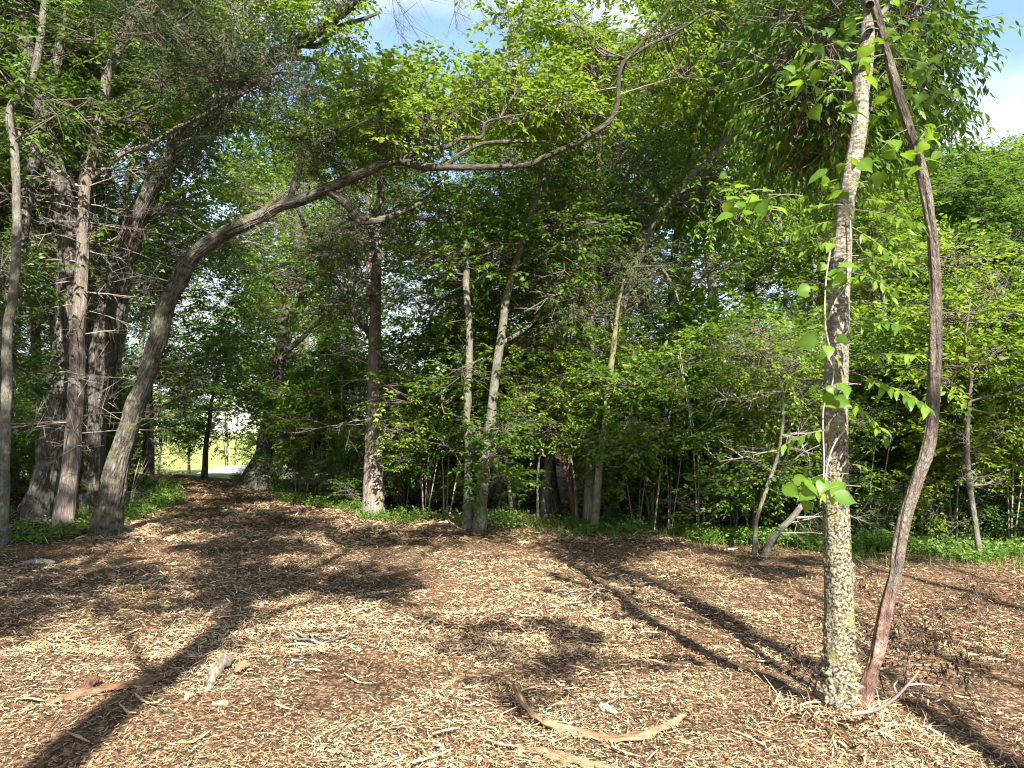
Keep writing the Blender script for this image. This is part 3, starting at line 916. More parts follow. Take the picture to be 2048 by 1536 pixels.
def lichen_mat():
    m, t, out = nodes('lichen_warty_bark')
    a = attr(t, 'bark')
    sep = N(t, 'SeparateXYZ')
    t.links.new(a.outputs['Vector'], sep.inputs[0])

    def noise(sc, det, loc=(0, 0, 0), rough=.65):
        mp = N(t, 'Mapping')
        mp.inputs['Scale'].default_value = sc
        mp.inputs['Location'].default_value = loc
        t.links.new(a.outputs['Vector'], mp.inputs['Vector'])
        n = N(t, 'TexNoise', i_Scale=1.0, i_Detail=det, i_Roughness=rough)
        t.links.new(mp.outputs[0], n.inputs['Vector'])
        return n.outputs['Fac']
    crust = noise((105, 105, 70), 5)
    low = ramp(t, [(0.40, (0.025, 0.02, 0.015)), (0.47, (0.11, 0.092, 0.064)), (0.56, (0.25, 0.222, 0.155)), (0.74, (0.43, 0.40, 0.31))], crust)
    smooth = noise((30, 30, 55), 7, (4, 2, 9))
    upc = ramp(t, [(0.33, (0.05, 0.043, 0.034)), (0.45, (0.14, 0.122, 0.096)), (0.55, (0.27, 0.245, 0.195)), (0.70, (0.46, 0.44, 0.37))], smooth)
    md = N(t, 'Math', operation='MULTIPLY_ADD')
    t.links.new(noise((6, 6, 6), 4, (1, 5, 2)), md.inputs[0])
    md.inputs[1].default_value = 1.6
    t.links.new(sep.outputs[2], md.inputs[2])
    hi = N(t, 'MapRange')
    hi.inputs[1].default_value = 2.3
    hi.inputs[2].default_value = 3.0
    t.links.new(md.outputs[0], hi.inputs[0])
    col = mixc(t, hi.outputs[0], low.outputs['Color'], upc.outputs['Color'])
    ms = ramp(t, [(0.52, (0, 0, 0)), (0.66, (.75,) * 3)], noise((13, 13, 11), 8, (7, 1, 3), .75))
    col = mixc(t, ms.outputs['Color'], col, (0.20, 0.19, 0.07))
    p = N(t, 'BsdfPrincipled', i_Roughness=0.95)
    p.inputs['Specular IOR Level'].default_value = 0.1
    t.links.new(col, p.inputs['Base Color'])
    b = N(t, 'Bump', i_Strength=0.8, i_Distance=0.012)
    t.links.new(crust, b.inputs['Height'])
    t.links.new(b.outputs[0], p.inputs['Normal'])
    t.links.new(p.outputs[0], out.inputs['Surface'])
    return m


M_FGT = lichen_mat()


def vine_mat():
    m = bark_mat('vine_bark', (0.045, 0.034, 0.027), (0.17, 0.135, 0.108), (0.33, 0.28, 0.235), (80, 80, 24), 1.0, (0.33, 0.28, 0.23), 0.5, ridge=0.5)
    t = m.node_tree
    p = [n for n in t.nodes if n.type == 'BSDF_PRINCIPLED'][0]
    old = p.inputs['Base Color'].links[0].from_socket
    a = attr(t, 'bark')
    sep = N(t, 'SeparateXYZ')
    t.links.new(a.outputs['Vector'], sep.inputs[0])
    n = N(t, 'TexNoise', i_Scale=9.0, i_Detail=5.0)
    t.links.new(a.outputs['Vector'], n.inputs['Vector'])
    md = N(t, 'Math', operation='MULTIPLY_ADD')
    t.links.new(n.outputs['Fac'], md.inputs[0])
    md.inputs[1].default_value = 0.35
    t.links.new(sep.outputs[2], md.inputs[2])
    r = ramp(t, [(0.0, (0.9,) * 3), (0.0, (0.9,) * 3)], md.outputs[0])
    r.color_ramp.elements[0].position = 0.80
    r.color_ramp.elements[1].position = 0.90
    r.color_ramp.elements[1].color = (0, 0, 0, 1)
    red = ramp(t, [(0.35, (0.11, 0.06, 0.047)), (0.52, (0.25, 0.15, 0.115)), (0.66, (0.44, 0.35, 0.28))], n.outputs['Fac'])
    t.links.new(mixc(t, r.outputs['Color'], old, red.outputs['Color']), p.inputs['Base Color'])
    return m


def leaf_mesh(name, kind, n=5):
    """One broad leaf with midrib fold and curl, about 1 unit long, a few hundred of them share these meshes."""
    g = Geo()
    t = np.linspace(0, 1, 7)
    if kind == 'heart':
        w = np.array([0.12, 0.36, 0.40, 0.345, 0.24, 0.10, 0.0])
        back = np.array([-0.06, 0, 0, 0, 0, 0, 0])
    else:
        w = np.array([0.02, 0.13, 0.185, 0.19, 0.15, 0.085, 0.0])
        back = np.zeros(7)
    curl = rng.uniform(0.15, 0.45)
    fold = rng.uniform(0.15, 0.4)
    wav = rng.normal(0, 0.02, 7)
    mid = np.stack([t, np.zeros(7), -curl * t ** 2 + 0.1 * t], -1)
    lf = np.stack([t + back * 1.5, w, mid[:, 2] + fold * w + wav - 0.35 * w ** 2], -1)
    rt = np.stack([t + back * 1.5, -w, mid[:, 2] + fold * w - wav - 0.35 * w ** 2], -1)
    V = np.concatenate([mid, lf, rt])
    F = []
    for i in range(6):
        F += [[i, i + 1, 7 + i + 1, 7 + i], [i + 1, i, 14 + i, 14 + i + 1]]
    st = np.array([[-0.35, 0.006, 0.05], [-0.35, -0.006, 0.05], [0, 0.008, 0], [0, -0.008, 0]])
    V = np.concatenate([V, st])
    F.append([21, 22, 24, 23])
    g.add(V, np.array(F), np.concatenate([np.full(7, .2), np.zeros(18)]) + rng.uniform(0.15, 0.8))
    return g.mesh(name, M_VINEL, True)


HEART = [leaf_mesh('heart_leaf', 'heart') for _ in range(7)]
LANCE = [leaf_mesh('leaflet', 'lance') for _ in range(5)]


def put_leaf(root, base, meshes, pos, d, up, size, name='leaf'):
    from mathutils import Matrix
    d = Vector(d).normalized()
    u = Vector(up)
    u = (u - d * u.dot(d)).normalized()
    s = u.cross(d)
    o = bpy.data.objects.new(name, meshes[int(rng.integers(len(meshes)))])
    M = Matrix((d, s, u)).transposed().to_4x4()
    M = Matrix.Translation(Vector(np.asarray(pos) - base)) @ M @ Matrix.Diagonal((size, size, size, 1))
    o.matrix_local = M
    COL.objects.link(o)
    o.parent = root
    return o


def foreground_tree():
    pts = [(1684, 1452, 74), (1680, 1380, 68), (1678, 1200, 64), (1671, 1000, 60), (1670, 850, 57), (1676, 650, 53), (1682, 520, 48), (1692, 410, 44), (1706, 330, 42), (1719, 250, 40), (1722, 190, 38), (1724, 158, 46), (1731, 120, 38), (1737, 50, 37), (1742, 0, 36), (1750, -120, 32), (1765, -330, 26), (1780, -600, 18)]
    W, rr = px_path(pts, FD)
    bz = float(H(W[0, 0], W[0, 1])) - 0.06
    base = np.array([W[0, 0], W[0, 1], bz])
    W[0, 2] = bz
    root = thing('lichen_tree', 'lichen-crusted warty trunk standing in the right foreground beside the rope-like vine', 'tree', base)
    tp, tr = curve(W - base, rr, 520)
    tr[:14] *= np.linspace(1.3, 1.0, 14)
    g = Geo()
    g.tube(tp, tr - .004, 110, True, fn=warty(5200, 21))
    link('trunk', g.mesh('trunk', M_FGT), root)
    paths = [(tp, tr)]
    # hidden-in-leaves limbs at the top and the drooping pinnate crown behind the trunk
    for lb, d in (([(1728, 130, 20), (1680, 90, 14), (1620, 60, 10), (1560, 40, 6)], (4.2, 6.0)), ([(1738, 60, 18), (1790, 0, 12), (1850, -30, 9), (1900, 30, 4)], (4.2, 6.4)), ([(1740, 10, 20), (1700, -60, 14), (1640, -90, 10), (1560, -80, 6)], (4.2, 6.6))):
        lw, lr = px_path(lb, *d)
        lw = lw - base
        q, qr = curve(lw, lr, 24)
        g = Geo()
        g.tube(q, qr, 10, True)
        link('limb', g.mesh('limb', M_GREY), root)
        paths.append((q, qr))
    bg_, lg = Geo(), Geo()
    cls = cl((1550, 10, 1740, 340), (5.2, 7.2), (.22, .36), 62, 17, (.15, .7)) + cl((1730, 0, 1880, 270), (5.2, 7.0), (.2, .32), 40, 16, (.15, .7)) + cl((1600, -120, 1850, 20), (5, 7), (.3, .45), 14, 15, (.2, .5))
    grow_crown(paths, [(P(*c[:3]) - base, c[3], c[4], c[5]) for c in cls], bg_, lg, dict(L=13, tw=0.26, ll=0.08, lw=0.34, droop=0.75, spread=0.3), br=0.008, up=-0.1, twig_tint=.3)
    link('branches', bg_.mesh('branches', M_TWIG), root)
    link('crown', lg.mesh('crown', M_LEAF, False), root)
    # thin pale climbing stems pressed on the left side of the trunk
    for st in ([(1664, 480), (1652, 560), (1650, 640), (1658, 690), (1668, 720), (1664, 770), (1648, 810), (1646, 860), (1648, 940), (1640, 1010)],
               [(1700, 430), (1702, 500), (1698, 560), (1672, 600), (1656, 640)], [(1648, 700), (1660, 722), (1668, 740)], [(1690, 860), (1668, 890), (1655, 930), (1650, 975)]):
        w = np.array([P(x, y, FD - 0.085) for x, y in st]) - base
        q, qr = curve(w, np.full(len(w), 0.0045), 40)
        g = Geo()
        g.tube(q, qr, 6, True, 0.9)
        link('climbing_stem', g.mesh('climbing_stem', M_TWIG), root)
    # leafy side twigs: pinnate sprays right of the trunk, each leaflet its own piece
    count = 0
    for (a, b, dd, n, size) in (((1705, 745, 4.05), (1850, 790, 3.7), 0, 10, .085), ((1705, 715, 4.05), (1830, 690, 3.7), 0, 8, .075), ((1700, 800, 4.1), (1770, 850, 3.95), 0, 6, .07), ((1708, 650, 4.05), (1800, 630, 3.75), 0, 7, .065),
                                ((1700, 545, 4.05), (1790, 560, 3.75), 0, 7, .065), ((1700, 480, 4.05), (1830, 470, 3.75), 0, 12, .06), ((1712, 420, 4.05), (1840, 430, 3.7), 0, 13, .06), ((1705, 455, 4.05), (1820, 520, 3.7), 0, 12, .06),
                                ((1720, 400, 4.2), (1800, 395, 4.3), 0, 10, .06), ((1690, 440, 4.1), (1590, 445, 4.1), 0, 10, .06), ((1690, 470, 4.15), (1600, 490, 4.2), 0, 9, .055), ((1690, 410, 4.1), (1610, 400, 4.1), 0, 8, .055),
                                ((1650, 860, 4.05), (1570, 870, 4.0), 0, 6, .06), ((1640, 960, 4.1), (1600, 970, 4.0), 0, 4, .06), ((1706, 930, 4.05), (1740, 925, 4.0), 0, 3, .05), ((1715, 520, 4.2), (1850, 500, 4.4), 0, 12, .06), ((1710, 480, 4.3), (1790, 590, 4.3), 0, 10, .06)):
        A, B = P(*a), P(*b)
        t = np.linspace(0, 1, 8)[:, None]
        sag = np.array([0, 0, -1.0]) * 0.05 * t ** 2
        q = A + (B - A) * t + sag
        g = Geo()
        g.tube(q - base, np.linspace(0.0035, 0.0012, 8), 5, True, 0.55)
        link('twig', g.mesh('twig', M_TWIG), root)
        dv = unit(B - A)
        lat = unit(np.cross(dv, [0, 0, 1.0]))
        for i in range(n):
            f = 0.2 + 0.8 * i / max(1, n - 1)
            pos = A + (B - A) * f + np.array([0, 0, -1.0]) * 0.05 * f * f
            for sd in (-1, 1):
                ld = dv * 0.6 + lat * sd * rng.uniform(.4, .9) + rng.normal(0, 0.25, 3) + np.array([0, 0, -0.45])
                put_leaf(root, base, LANCE, pos, ld, np.array([0, 0, 1]) + rng.normal(0, .35, 3), size * rng.uniform(.75, 1.3), 'leaf')
                count += 1
    return root


foreground_tree()


def foreground_vine():
    pts = [(1716, 1446, 30), (1735, 1370, 32), (1754, 1310, 29), (1770, 1230, 29), (1790, 1150, 28), (1797, 1100, 32), (1812, 1030, 30), (1834, 960, 29), (1852, 910, 30), (1864, 850, 28), (1869, 760, 27), (1872, 650, 27), (1870, 560, 25), (1866, 480, 24), (1858, 430, 23), (1852, 390, 24), (1842, 340, 23), (1833, 300, 21), (1818, 255, 21), (1800, 200, 21), (1788, 160, 21), (1775, 110, 20), (1760, 50, 20), (1747, 0, 19), (1735, -80, 18), (1740, -200, 14)]
    W, rr = px_path(pts, FD + 0.02, FD - 0.05)
    bz = float(H(W[0, 0], W[0, 1])) - 0.05
    base = np.array([W[0, 0], W[0, 1], bz])
    W[0, 2] = bz
    root = thing('climbing_vine', 'thick rope-like woody vine hanging free beside the lichen-crusted trunk, reddish at the foot', 'vine', base)
    tp, tr = curve(W - base, rr, 420)
    tr[:22] *= np.linspace(1.5, 1.0, 22)
    g = Geo()
    g.tube(tp, tr, 48, True, fn=lambda th, s, r: trunk_noise(0.22, 5)(th, s, r) + r[:, None] * 0.10 * np.sin(th[None] * 5 + s[:, None] * 9) + r[:, None] * .16 * (vnoise(s * 5, s * 0 + 3, 8)[:, None] - .5))
    link('stem', g.mesh('stem', vine_mat()), root)
    n = 0
    tips = []
    for (x, y, d) in [(1690, 60, 4.0), (1640, 95, 4.1), (1700, 120, 3.95), (1660, 150, 4.1), (1610, 130, 4.2), (1630, 190, 4.2), (1690, 200, 4.05), (1580, 170, 4.3), (1800, 20, 4.1), (1850, 40, 4.2), (1830, 80, 4.1), (1870, 20, 4.3), (1810, 120, 4.0), (1860, 130, 4.2), (1820, 165, 4.1), (1840, 210, 4.1), (1880, 190, 4.3), (1795, 230, 4.1), (1855, 265, 4.1), (1830, 310, 4.0), (1880, 300, 4.3), (1760, 300, 4.1), (1690, 330, 3.95), (1730, 335, 3.95), (1700, 380, 4.0), (1505, 400, 4.3), (1475, 390, 4.3), (1490, 430, 4.25), (1530, 400, 4.3), (1680, 530, 3.95), (1650, 520, 4.0), (1640, 580, 4.0), (1645, 700, 4.0), (1640, 780, 3.95), (1675, 790, 3.95), (1615, 960, 4.0), (1640, 985, 4.0), (1785, 60, 4.0), (1750, 90, 3.9), (1720, 70, 3.9), (1745, 180, 3.95), (1765, 210, 4.0)]:
        d = d + .32 if 1725 < x < 1850 and y < 240 else d
        A = P(x, y, d)
        k = np.argmin(np.linalg.norm(tp + base - A - np.array([0, 0, .1]), axis=1))
        o = tp[k] + base
        if np.linalg.norm(o - A) > 0.45:
            o = A + np.array([0.12, 0.05, 0.06]) if x > 1660 else A + np.array([0.22, 0.02, 0.03])
        g = Geo()
        q, qr = curve([o - base, (o + A) / 2 - base + np.array([0, 0, .02]), A - base], [0.003, 0.0022, 0.0012], 8)
        g.tube(q, qr, 5, True, 0.6)
        link('tendril', g.mesh('tendril', M_TWIG), root)
        for _ in range(int(rng.integers(4, 8))):
            pos = A + rng.normal(0, 1, 3) * np.array([.055, .05, .05])
            az = rng.uniform(0, 2 * np.pi)
            ld = [math.cos(az), math.sin(az), rng.uniform(-1.1, 0.1)]
            put_leaf(root, base, HEART, pos, ld, np.array([0, -0.45, 1]) + rng.normal(0, .45, 3), rng.uniform(0.05, 0.12))
            n += 1
    return root


foreground_vine()

# ------------------------------------------------------------------ prototypes for the wood behind
def proto_tree(name, label, cat, h, r, crown0, cw, nclump, ns, leaf, mat, spray=None, lean=0.1, cedar=False, dead=0):
    root = thing(name, label, cat)
    n = 9
    t = np.linspace(0, 1, n)
    w = np.cumsum(rng.normal(0, 0.035 * h, (n, 2)), 0) * t[:, None] * 0.55
    W = np.stack([w[:, 0] + lean * h * t ** 1.5, w[:, 1], h * t - 0.1 * (t == 0)], -1)
    rr = r * (1 - 0.88 * t) + 0.006
    rr[0] *= 1.3
    tp, tr = curve(W, rr, 48)
    g = Geo()
    g.tube(tp, tr, 12, True, fn=trunk_noise(0.1, int(rng.integers(9999))))
    link('trunk', g.mesh('trunk', mat), root)
    bg_, lg = Geo(), Geo()
    cls = []
    for i in range(nclump):
        f = crown0 + (1 - crown0) * rng.uniform(0, 1) ** 0.85
        k = int(f * 47)
        prof = (1.05 - f) ** 0.7 * 1.1 if cedar else math.sin(math.pi * min(1, (f - crown0) / (1 - crown0) * 0.8 + 0.17)) ** 0.7
        az = i * 2.4 + rng.uniform(-.5, .5)
        rad = cw * prof * rng.uniform(0.35, 1.0)
        c = tp[k] + np.array([math.cos(az) * rad, math.sin(az) * rad, rng.normal(0, 0.2)])
        cls.append((c, rng.uniform(.45, .9) * (0.7 if cedar else 1.0), ns, rng.uniform(.15, .85)))
    grow_crown([(tp, tr)], cls, bg_, lg, spray, br=0.02, up=0.15 if cedar else 0.5)
    for _ in range(dead):
        k = np.argmin(np.abs(tp[:, 2] - rng.uniform(0.12, 0.55) * h))
        az = rng.uniform(0, 2 * np.pi)
        dead_branch(bg_, tp[k], [math.cos(az), math.sin(az), rng.uniform(-.2, .3)], rng.uniform(.6, 1.8), 0.011, rng.uniform(.35, .8), 9)
    link('branches', bg_.mesh('branches', M_TWIG), root)
    link('crown', lg.mesh('crown', leaf, False), root)
    root['height'] = float(h)
    root['width'] = float(cw)
    return root


def proto_shrub(name, label, cat, h, w, nclump, ns, leaf, ll, stems=4):
    root = thing(name, label, cat)
    paths = []
    g = Geo()
    for i in range(stems):
        az = rng.uniform(0, 2 * np.pi)
        e = np.array([math.cos(az) * w * 0.6, math.sin(az) * w * 0.6, h * rng.uniform(.7, 1.0)])
        q, qr = curve([[math.cos(az) * .05, math.sin(az) * .05, -0.05], e * np.array([.35, .35, .5]) + rng.normal(0, .06, 3), e], [0.014, 0.009, 0.004], 14)
        g.tube(q, qr, 6, True, rng.uniform(.4, .9))
        paths.append((q, qr))
    link('stems', g.mesh('stems', M_TWIG), root)
    bg_, lg = Geo(), Geo()
    cls = []
    for i in range(nclump):
        az, rr_ = rng.uniform(0, 2 * np.pi), w * math.sqrt(rng.uniform(0, 1))
        cls.append((np.array([math.cos(az) * rr_, math.sin(az) * rr_, h * rng.uniform(0.18, 1.0)]), rng.uniform(.25, .5), ns, rng.uniform(.3, .75)))
    grow_crown(paths, cls, bg_, lg, dict(ll=ll, L=11, tw=0.3, droop=.15), br=0.008, up=0.3)
    link('branches', bg_.mesh('branches', M_TWIG), root)
    link('crown', lg.mesh('crown', leaf, False), root)
    root['height'] = float(h)
    root['width'] = float(w)
    return root


TREES = [proto_tree('forest_tree', '', 'tree', 12.5, .17, .32, 2.6, 32, 36, M_LEAF, M_GREY, dict(ll=.125, tw=.48)),
         proto_tree('forest_tree', '', 'tree', 11.0, .13, .25, 2.2, 28, 36, M_LEAFB, M_OAK, dict(ll=.105, tw=.42), lean=.16),
         proto_tree('forest_tree', '', 'tree', 13.0, .2, .38, 2.9, 34, 36, M_LEAFD, M_OAK, dict(ll=.16, tw=.55, lw=.6), lean=-.05),
         proto_tree('forest_tree', '', 'tree', 9.0, .09, .2, 1.9, 26, 34, M_LEAFB, M_GREY, dict(ll=.115), lean=.12)]
CEDARS = [proto_tree('cedar_tree', '', 'tree', 9.5, .14, .30, 1.7, 36, 34, M_CEDL, M_CEDAR, CED, .03, True, 16),
          proto_tree('cedar_tree', '', 'tree', 10.5, .16, .42, 1.6, 34, 34, M_CEDL, M_CEDAR, CED, -.03, True, 18)]
SHRUBS = [proto_shrub('shrub', '', 'shrub', 2.2, 0.9, 15, 22, M_LEAF, .075),
          proto_shrub('shrub', '', 'shrub', 3.0, 1.0, 18, 22, M_LEAFB, .08, 3),
          proto_shrub('shrub', '', 'shrub', 1.5, 0.8, 12, 20, M_LEAFD, .07, 5),
          proto_shrub('shrub', '', 'shrub', 3.6, 1.1, 20, 22, M_LEAF, .11, 3)]
SAPS = [proto_tree('sapling', '', 'sapling', 4.5, .028, .3, .9, 14, 26, M_LEAFB, M_GREY, dict(ll=.085), lean=.1),
        proto_tree('sapling', '', 'sapling', 5.5, .034, .4, 1.0, 15, 26, M_LEAF, M_GREY, dict(ll=.085), lean=-.08)]
USED = set()
SKY_X = np.array([-3000, 640, 720, 780, 900, 990, 1030, 1720, 1800, 1850, 1950, 2048, 2300, 2600, 4000])
SKY_Y = np.array([-3000, -3000, 60, 110, 110, 20, -3000, -3000, 250, 300, 255, 200, 90, -300, -3000.])


def sky_cap(x, y, w):
    """Tallest height that keeps the open sky of the photograph open at this spot."""
    px = 1024 + FPX * x / y
    hw = FPX * w / y
    q = np.linspace(px - hw * 0.8, px + hw * 0.8, 9)
    yy = np.interp(q, SKY_X, SKY_Y).max()
    if yy < -2000:
        return 99
    return float(P(px, yy, y)[2])


def plant(protos, x, y, s=None, label='', group='', slim=1.0):
    k = int(rng.integers(len(protos)))
    p = protos[k]
    s = rng.uniform(0.8, 1.15) if s is None else s
    cap = sky_cap(x, y, p['width'] * s + .4) - H(x, y) - .9
    sz = min(s, cap / p['height'])
    if sz * p['height'] < 2.2 and p['height'] > 4:
        return None
    sxy = max(sz, min(s, sz * 1.35)) * slim
    loc = (x, y, float(H(x, y)))
    rot = rng.uniform(0, 2 * np.pi)
    if p.name not in USED:
        USED.add(p.name)
        p.location = loc
        p.rotation_euler = (0, 0, rot)
        p.scale = (sxy, sxy, sz)
        p['label'], p['group'] = label[k] if isinstance(label, list) else label, group
        return p
    o = dup(p, loc, rot, (sxy, sxy, sz), label[k] if isinstance(label, list) else label, group)
    if not group:
        del o['group']
    return o


def zone(x, y):
    px = 1024 + FPX * x / max(y, .5)
    if px < 330:
        return 'in the dark wood left of the path'
    if px < 740:
        return 'between the path and the far field'
    if px < 1260:
        return 'behind the row of trunks in the center'
    return 'behind the sunny thicket on the right'


KIND_T = ['grey-barked leafy tree', 'bright green leafy tree', 'deep green dark-trunked tree', 'slim bright green young tree']
taken = []


def spots(n, xr, yr, keep, mind):
    out, tries = [], 0
    while len(out) < n and tries < n * 60:
        tries += 1
        x, y = rng.uniform(*xr), rng.uniform(*yr)
        if not keep(x, y):
            continue
        if any((x - a) ** 2 + (y - b) ** 2 < mind ** 2 for a, b in taken[-400:]):
            continue
        taken.append((x, y))
        out.append((x, y))
    return out


def edge_d(x, y):
    return y - float(np.interp(x, EDGE_X, EDGE_Y))


def left_d(x, y):
    return float(np.interp(y, LEFT_Y, LEFT_X)) - x


def inview(x, y, m=3.0):
    return abs(x) < 0.68 * y + m


# centre and right wood
for x, y in spots(20, (-4, 26), (11, 24), lambda x, y: 1.2 < edge_d(x, y) < 11 and inview(x, y) and not (1400 < 1024 + FPX * x / y and edge_d(x, y) < 4), 1.7):
    z = zone(x, y)
    if rng.uniform() < 0.5 and 1024 + FPX * x / y < 1350:
        plant(CEDARS, x, y, None, ['dark conical cedar ', 'tall narrow cedar with bare lower twigs '][0] + z, 'cedars ' + z)
    else:
        plant(TREES, x, y, None, [k + ' ' + z for k in KIND_T], 'leafy trees ' + z)
for x, y in spots(18, (-4, 44), (22, 46), lambda x, y: edge_d(x, y) > 9 and inview(x, y, 4) and x > -0.13 * y + 2 and (not 850 < 1024 + FPX * x / y < 1480 or rng.uniform() < .12), 2.8):
    z = zone(x, y)
    plant(TREES, x, y, rng.uniform(1.0, 1.4), ['distant ' + k + ' ' + z for k in KIND_T], 'distant leafy trees ' + z)
# left wood
for x, y in spots(30, (-26, -7), (12, 34), lambda x, y: left_d(x, y) > 1.8 and inview(x, y, 5) and not (y > 15 and 255 < 1024 + FPX * x / y), 2.2):
    z = zone(x, y)
    if rng.uniform() < 0.3:
        plant(CEDARS, x, y, None, 'dark conical cedar ' + z, 'cedars ' + z)
    else:
        plant(TREES, x, y, rng.uniform(.95, 1.3), [k + ' ' + z for k in KIND_T], 'leafy trees ' + z)
for px, D, k in ((590, 36, 2), (620, 29, 1), (650, 37, 0), (262, 47, 0), (665, 24, 3), (560, 56, 0)):
    x = (px - 1024) / FPX * D
    plant([TREES[k]], x, D, rng.uniform(1.0, 1.3) * (1.35 if D > 45 else 1), KIND_T[k] + ' between the path and the far field', 'leafy trees between the path and the far field')
for px, D, k in ((1775, 30, 0), (1860, 29, 2), (1945, 27, 0), (2035, 26, 2), (2120, 25, 0), (1995, 33, 1), (1900, 35, 2)):
    plant([TREES[k]], (px - 1024) / FPX * D, D, 1.3, 'distant ' + KIND_T[k] + ' behind the sunny thicket', 'distant leafy trees behind the sunny thicket on the right', 1.1)
# undergrowth
KIND_S = ['rounded mid-green bush', 'tall loose bright green bush', 'low dark green bush', 'tall mid-green bush']
for x, y in spots(105, (-9, 16), (10, 24), lambda x, y: 0.35 < edge_d(x, y) < 5.5 and inview(x, y, 1.5) and not (x < -4.5 and edge_d(x, y) > 4) and not (425 < 1024 + FPX * x / y < 590) and not (900 < 1024 + FPX * x / y < 1255 and edge_d(x, y) < 2.4), 0.75):
    z = zone(x, y)
    plant(SHRUBS, x, y, rng.uniform(.7, 1.2), [k + ' ' + z for k in KIND_S], 'bushes ' + z)
for x, y in spots(34, (-5, 15), (10, 22), lambda x, y: 0.4 < edge_d(x, y) < 5 and inview(x, y, 1.0), 0.8):
    z = zone(x, y)
    plant(SAPS, x, y, rng.uniform(.7, 1.25), 'thin-stemmed leafy sapling ' + z, 'saplings ' + z)
for x, y in spots(34, (-18, -6.3), (8, 24), lambda x, y: 0.5 < left_d(x, y) < 6 and inview(x, y, 1.5) and y > 14.2 and not 265 < 1024 + FPX * x / y, 0.9):
    z = zone(x, y)
    plant(SHRUBS, x, y, rng.uniform(.45, 1.0), [k + ' ' + z for k in KIND_S], 'bushes ' + z)
for px, D, k, sc in ((1270, 12.6, 1, .8), (1335, 12.0, 1, .75), (1395, 12.4, 3, .7), (1300, 13.4, 1, 1.0), (1460, 12.0, 0, .9), (1600, 11.2, 1, .9), (1730, 11.0, 1, .85), (1790, 11.6, 3, .9), (1900, 10.6, 1, .8), (2010, 10.6, 1, .9), (1560, 12.2, 3, 1.0), (1840, 12.2, 1, 1.1), (850, 14.2, 1, .8), (640, 18.2, 1, .8)):
    plant([SHRUBS[k]], (px - 1024) / FPX * D, D, sc, 'leafy maple-like bush in full sun behind the sunny thicket', 'bushes at the front of the thicket')
# the tree line beyond the field
for i in range(26):
    x, y = -48 + i * 2.6 + rng.uniform(-1, 1), rng.uniform(58, 74)
    plant(SHRUBS if i % 3 else TREES[3:], x, y, rng.uniform(2.8, 4.2) if i % 3 else rng.uniform(.8, 1.1), 'pale sunlit tree in the row beyond the far field', 'trees beyond the far field')

# trees behind the viewer: their trunks throw the long shadows across the mulch
def back_tree(x, y, pts, limbs, clumps, label, leaf=M_LEAF, mat=M_OAK):
    base = np.array([x, y, float(H(x, y))])
    root = thing('clearing_tree', label, 'tree', base)
    tp, tr = curve([p[:3] for p in pts], [p[3] for p in pts], 60)
    g = Geo()
    g.tube(tp, tr, 16, True, fn=trunk_noise(0.08, 77))
    link('trunk', g.mesh('trunk', mat), root)
    paths = [(tp, tr)]
    for l in limbs:
        q, qr = curve([p[:3] for p in l], [p[3] for p in l], 30)
        g = Geo()
        g.tube(q, qr, 10, True)
        link('limb', g.mesh('limb', mat), root)
        paths.append((q, qr))
    b, lg = Geo(), Geo()
    grow_crown(paths, [(np.array(c[:3]), c[3], c[4] * 1.7, .5) for c in clumps], b, lg, dict(ll=.15, lw=.6))
    link('branches', b.mesh('branches', M_TWIG), root)
    link('crown', lg.mesh('crown', leaf, False), root)
    return root


def cloud(c, ext, n, r, ns):
    return [tuple(np.array(c) + rng.uniform(-1, 1, 3) * np.array(ext)) + (rng.uniform(*r), ns) for _ in range(n)]


back_tree(-1.7, -3.2, [(0, 0, -.1, .26), (.15, 0, 1, .19), (.85, 0, 4, .155), (1.35, 0, 5.8, .145), (1.95, .05, 8.2, .13), (1.9, .1, 9.3, .10), (1.65, .1, 11.3, .07), (1.5, .3, 14, .03)],
          [[(1.93, .05, 8.9, .09), (2.5, .1, 9.8, .075), (3.3, .2, 12, .055), (3.6, .3, 14, .03)], [(1.6, 0, 6.9, .04), (.9, .3, 8.0, .03), (.2, .4, 9.2, .02)]],
          cloud((0.0, 5.0, 12), (1.9, 3.6, 1.0), 18, (.35, .65), 18) + cloud((2.2, .3, 13.5), (1.6, 1.6, 1.0), 7, (.35, .6), 16) + cloud((2.4, 2.6, 10.0), (2.2, 2.2, 1.0), 14, (.3, .55), 14) + cloud((0.2, 3.2, 8.2), (2.6, 2.2, .8), 17, (.3, .55), 17) + cloud((0.6, 1.2, 8.2), (2.2, 1.2, .6), 13, (.22, .4), 13) + cloud((-2.2, .8, 7.6), (1.8, 1.6, .6), 13, (.3, .5), 16) + cloud((3.6, -.6, 8.0), (1.4, .8, .5), 4, (.2, .3), 5), 'forked oak behind the viewer at the left of the clearing')
back_tree(4.25, -3.4, [(0, 0, -.1, .17), (0, 0, 1, .12), (.1, 0, 5, .10), (.3, .1, 10, .08), (.4, .1, 14, .03)],
          [[(.1, 0, 6, .05), (.7, .3, 7.4, .04), (1.1, .3, 8.6, .02)], [(.2, 0, 8, .045), (-.5, .2, 9.4, .035), (-.9, .2, 11, .015)]], cloud((.2, .2, 13.5), (1.2, 1.2, 1.0), 6, (.3, .5), 7), 'slim tree behind the viewer at the right')
back_tree(5.0, -2.4, [(0, 0, -.1, .12), (0, 0, 1, .07), (.1, 0, 5, .05), (.3, .1, 8, .03), (.4, .1, 10, .012)],
          [[(0.1, 0, 4, .03), (-.5, .2, 5.4, .022), (-.8, .3, 7, .01)]], cloud((.3, .2, 9.6), (.9, .9, .7), 4, (.25, .4), 6), 'thin forked tree behind the viewer at the far right')
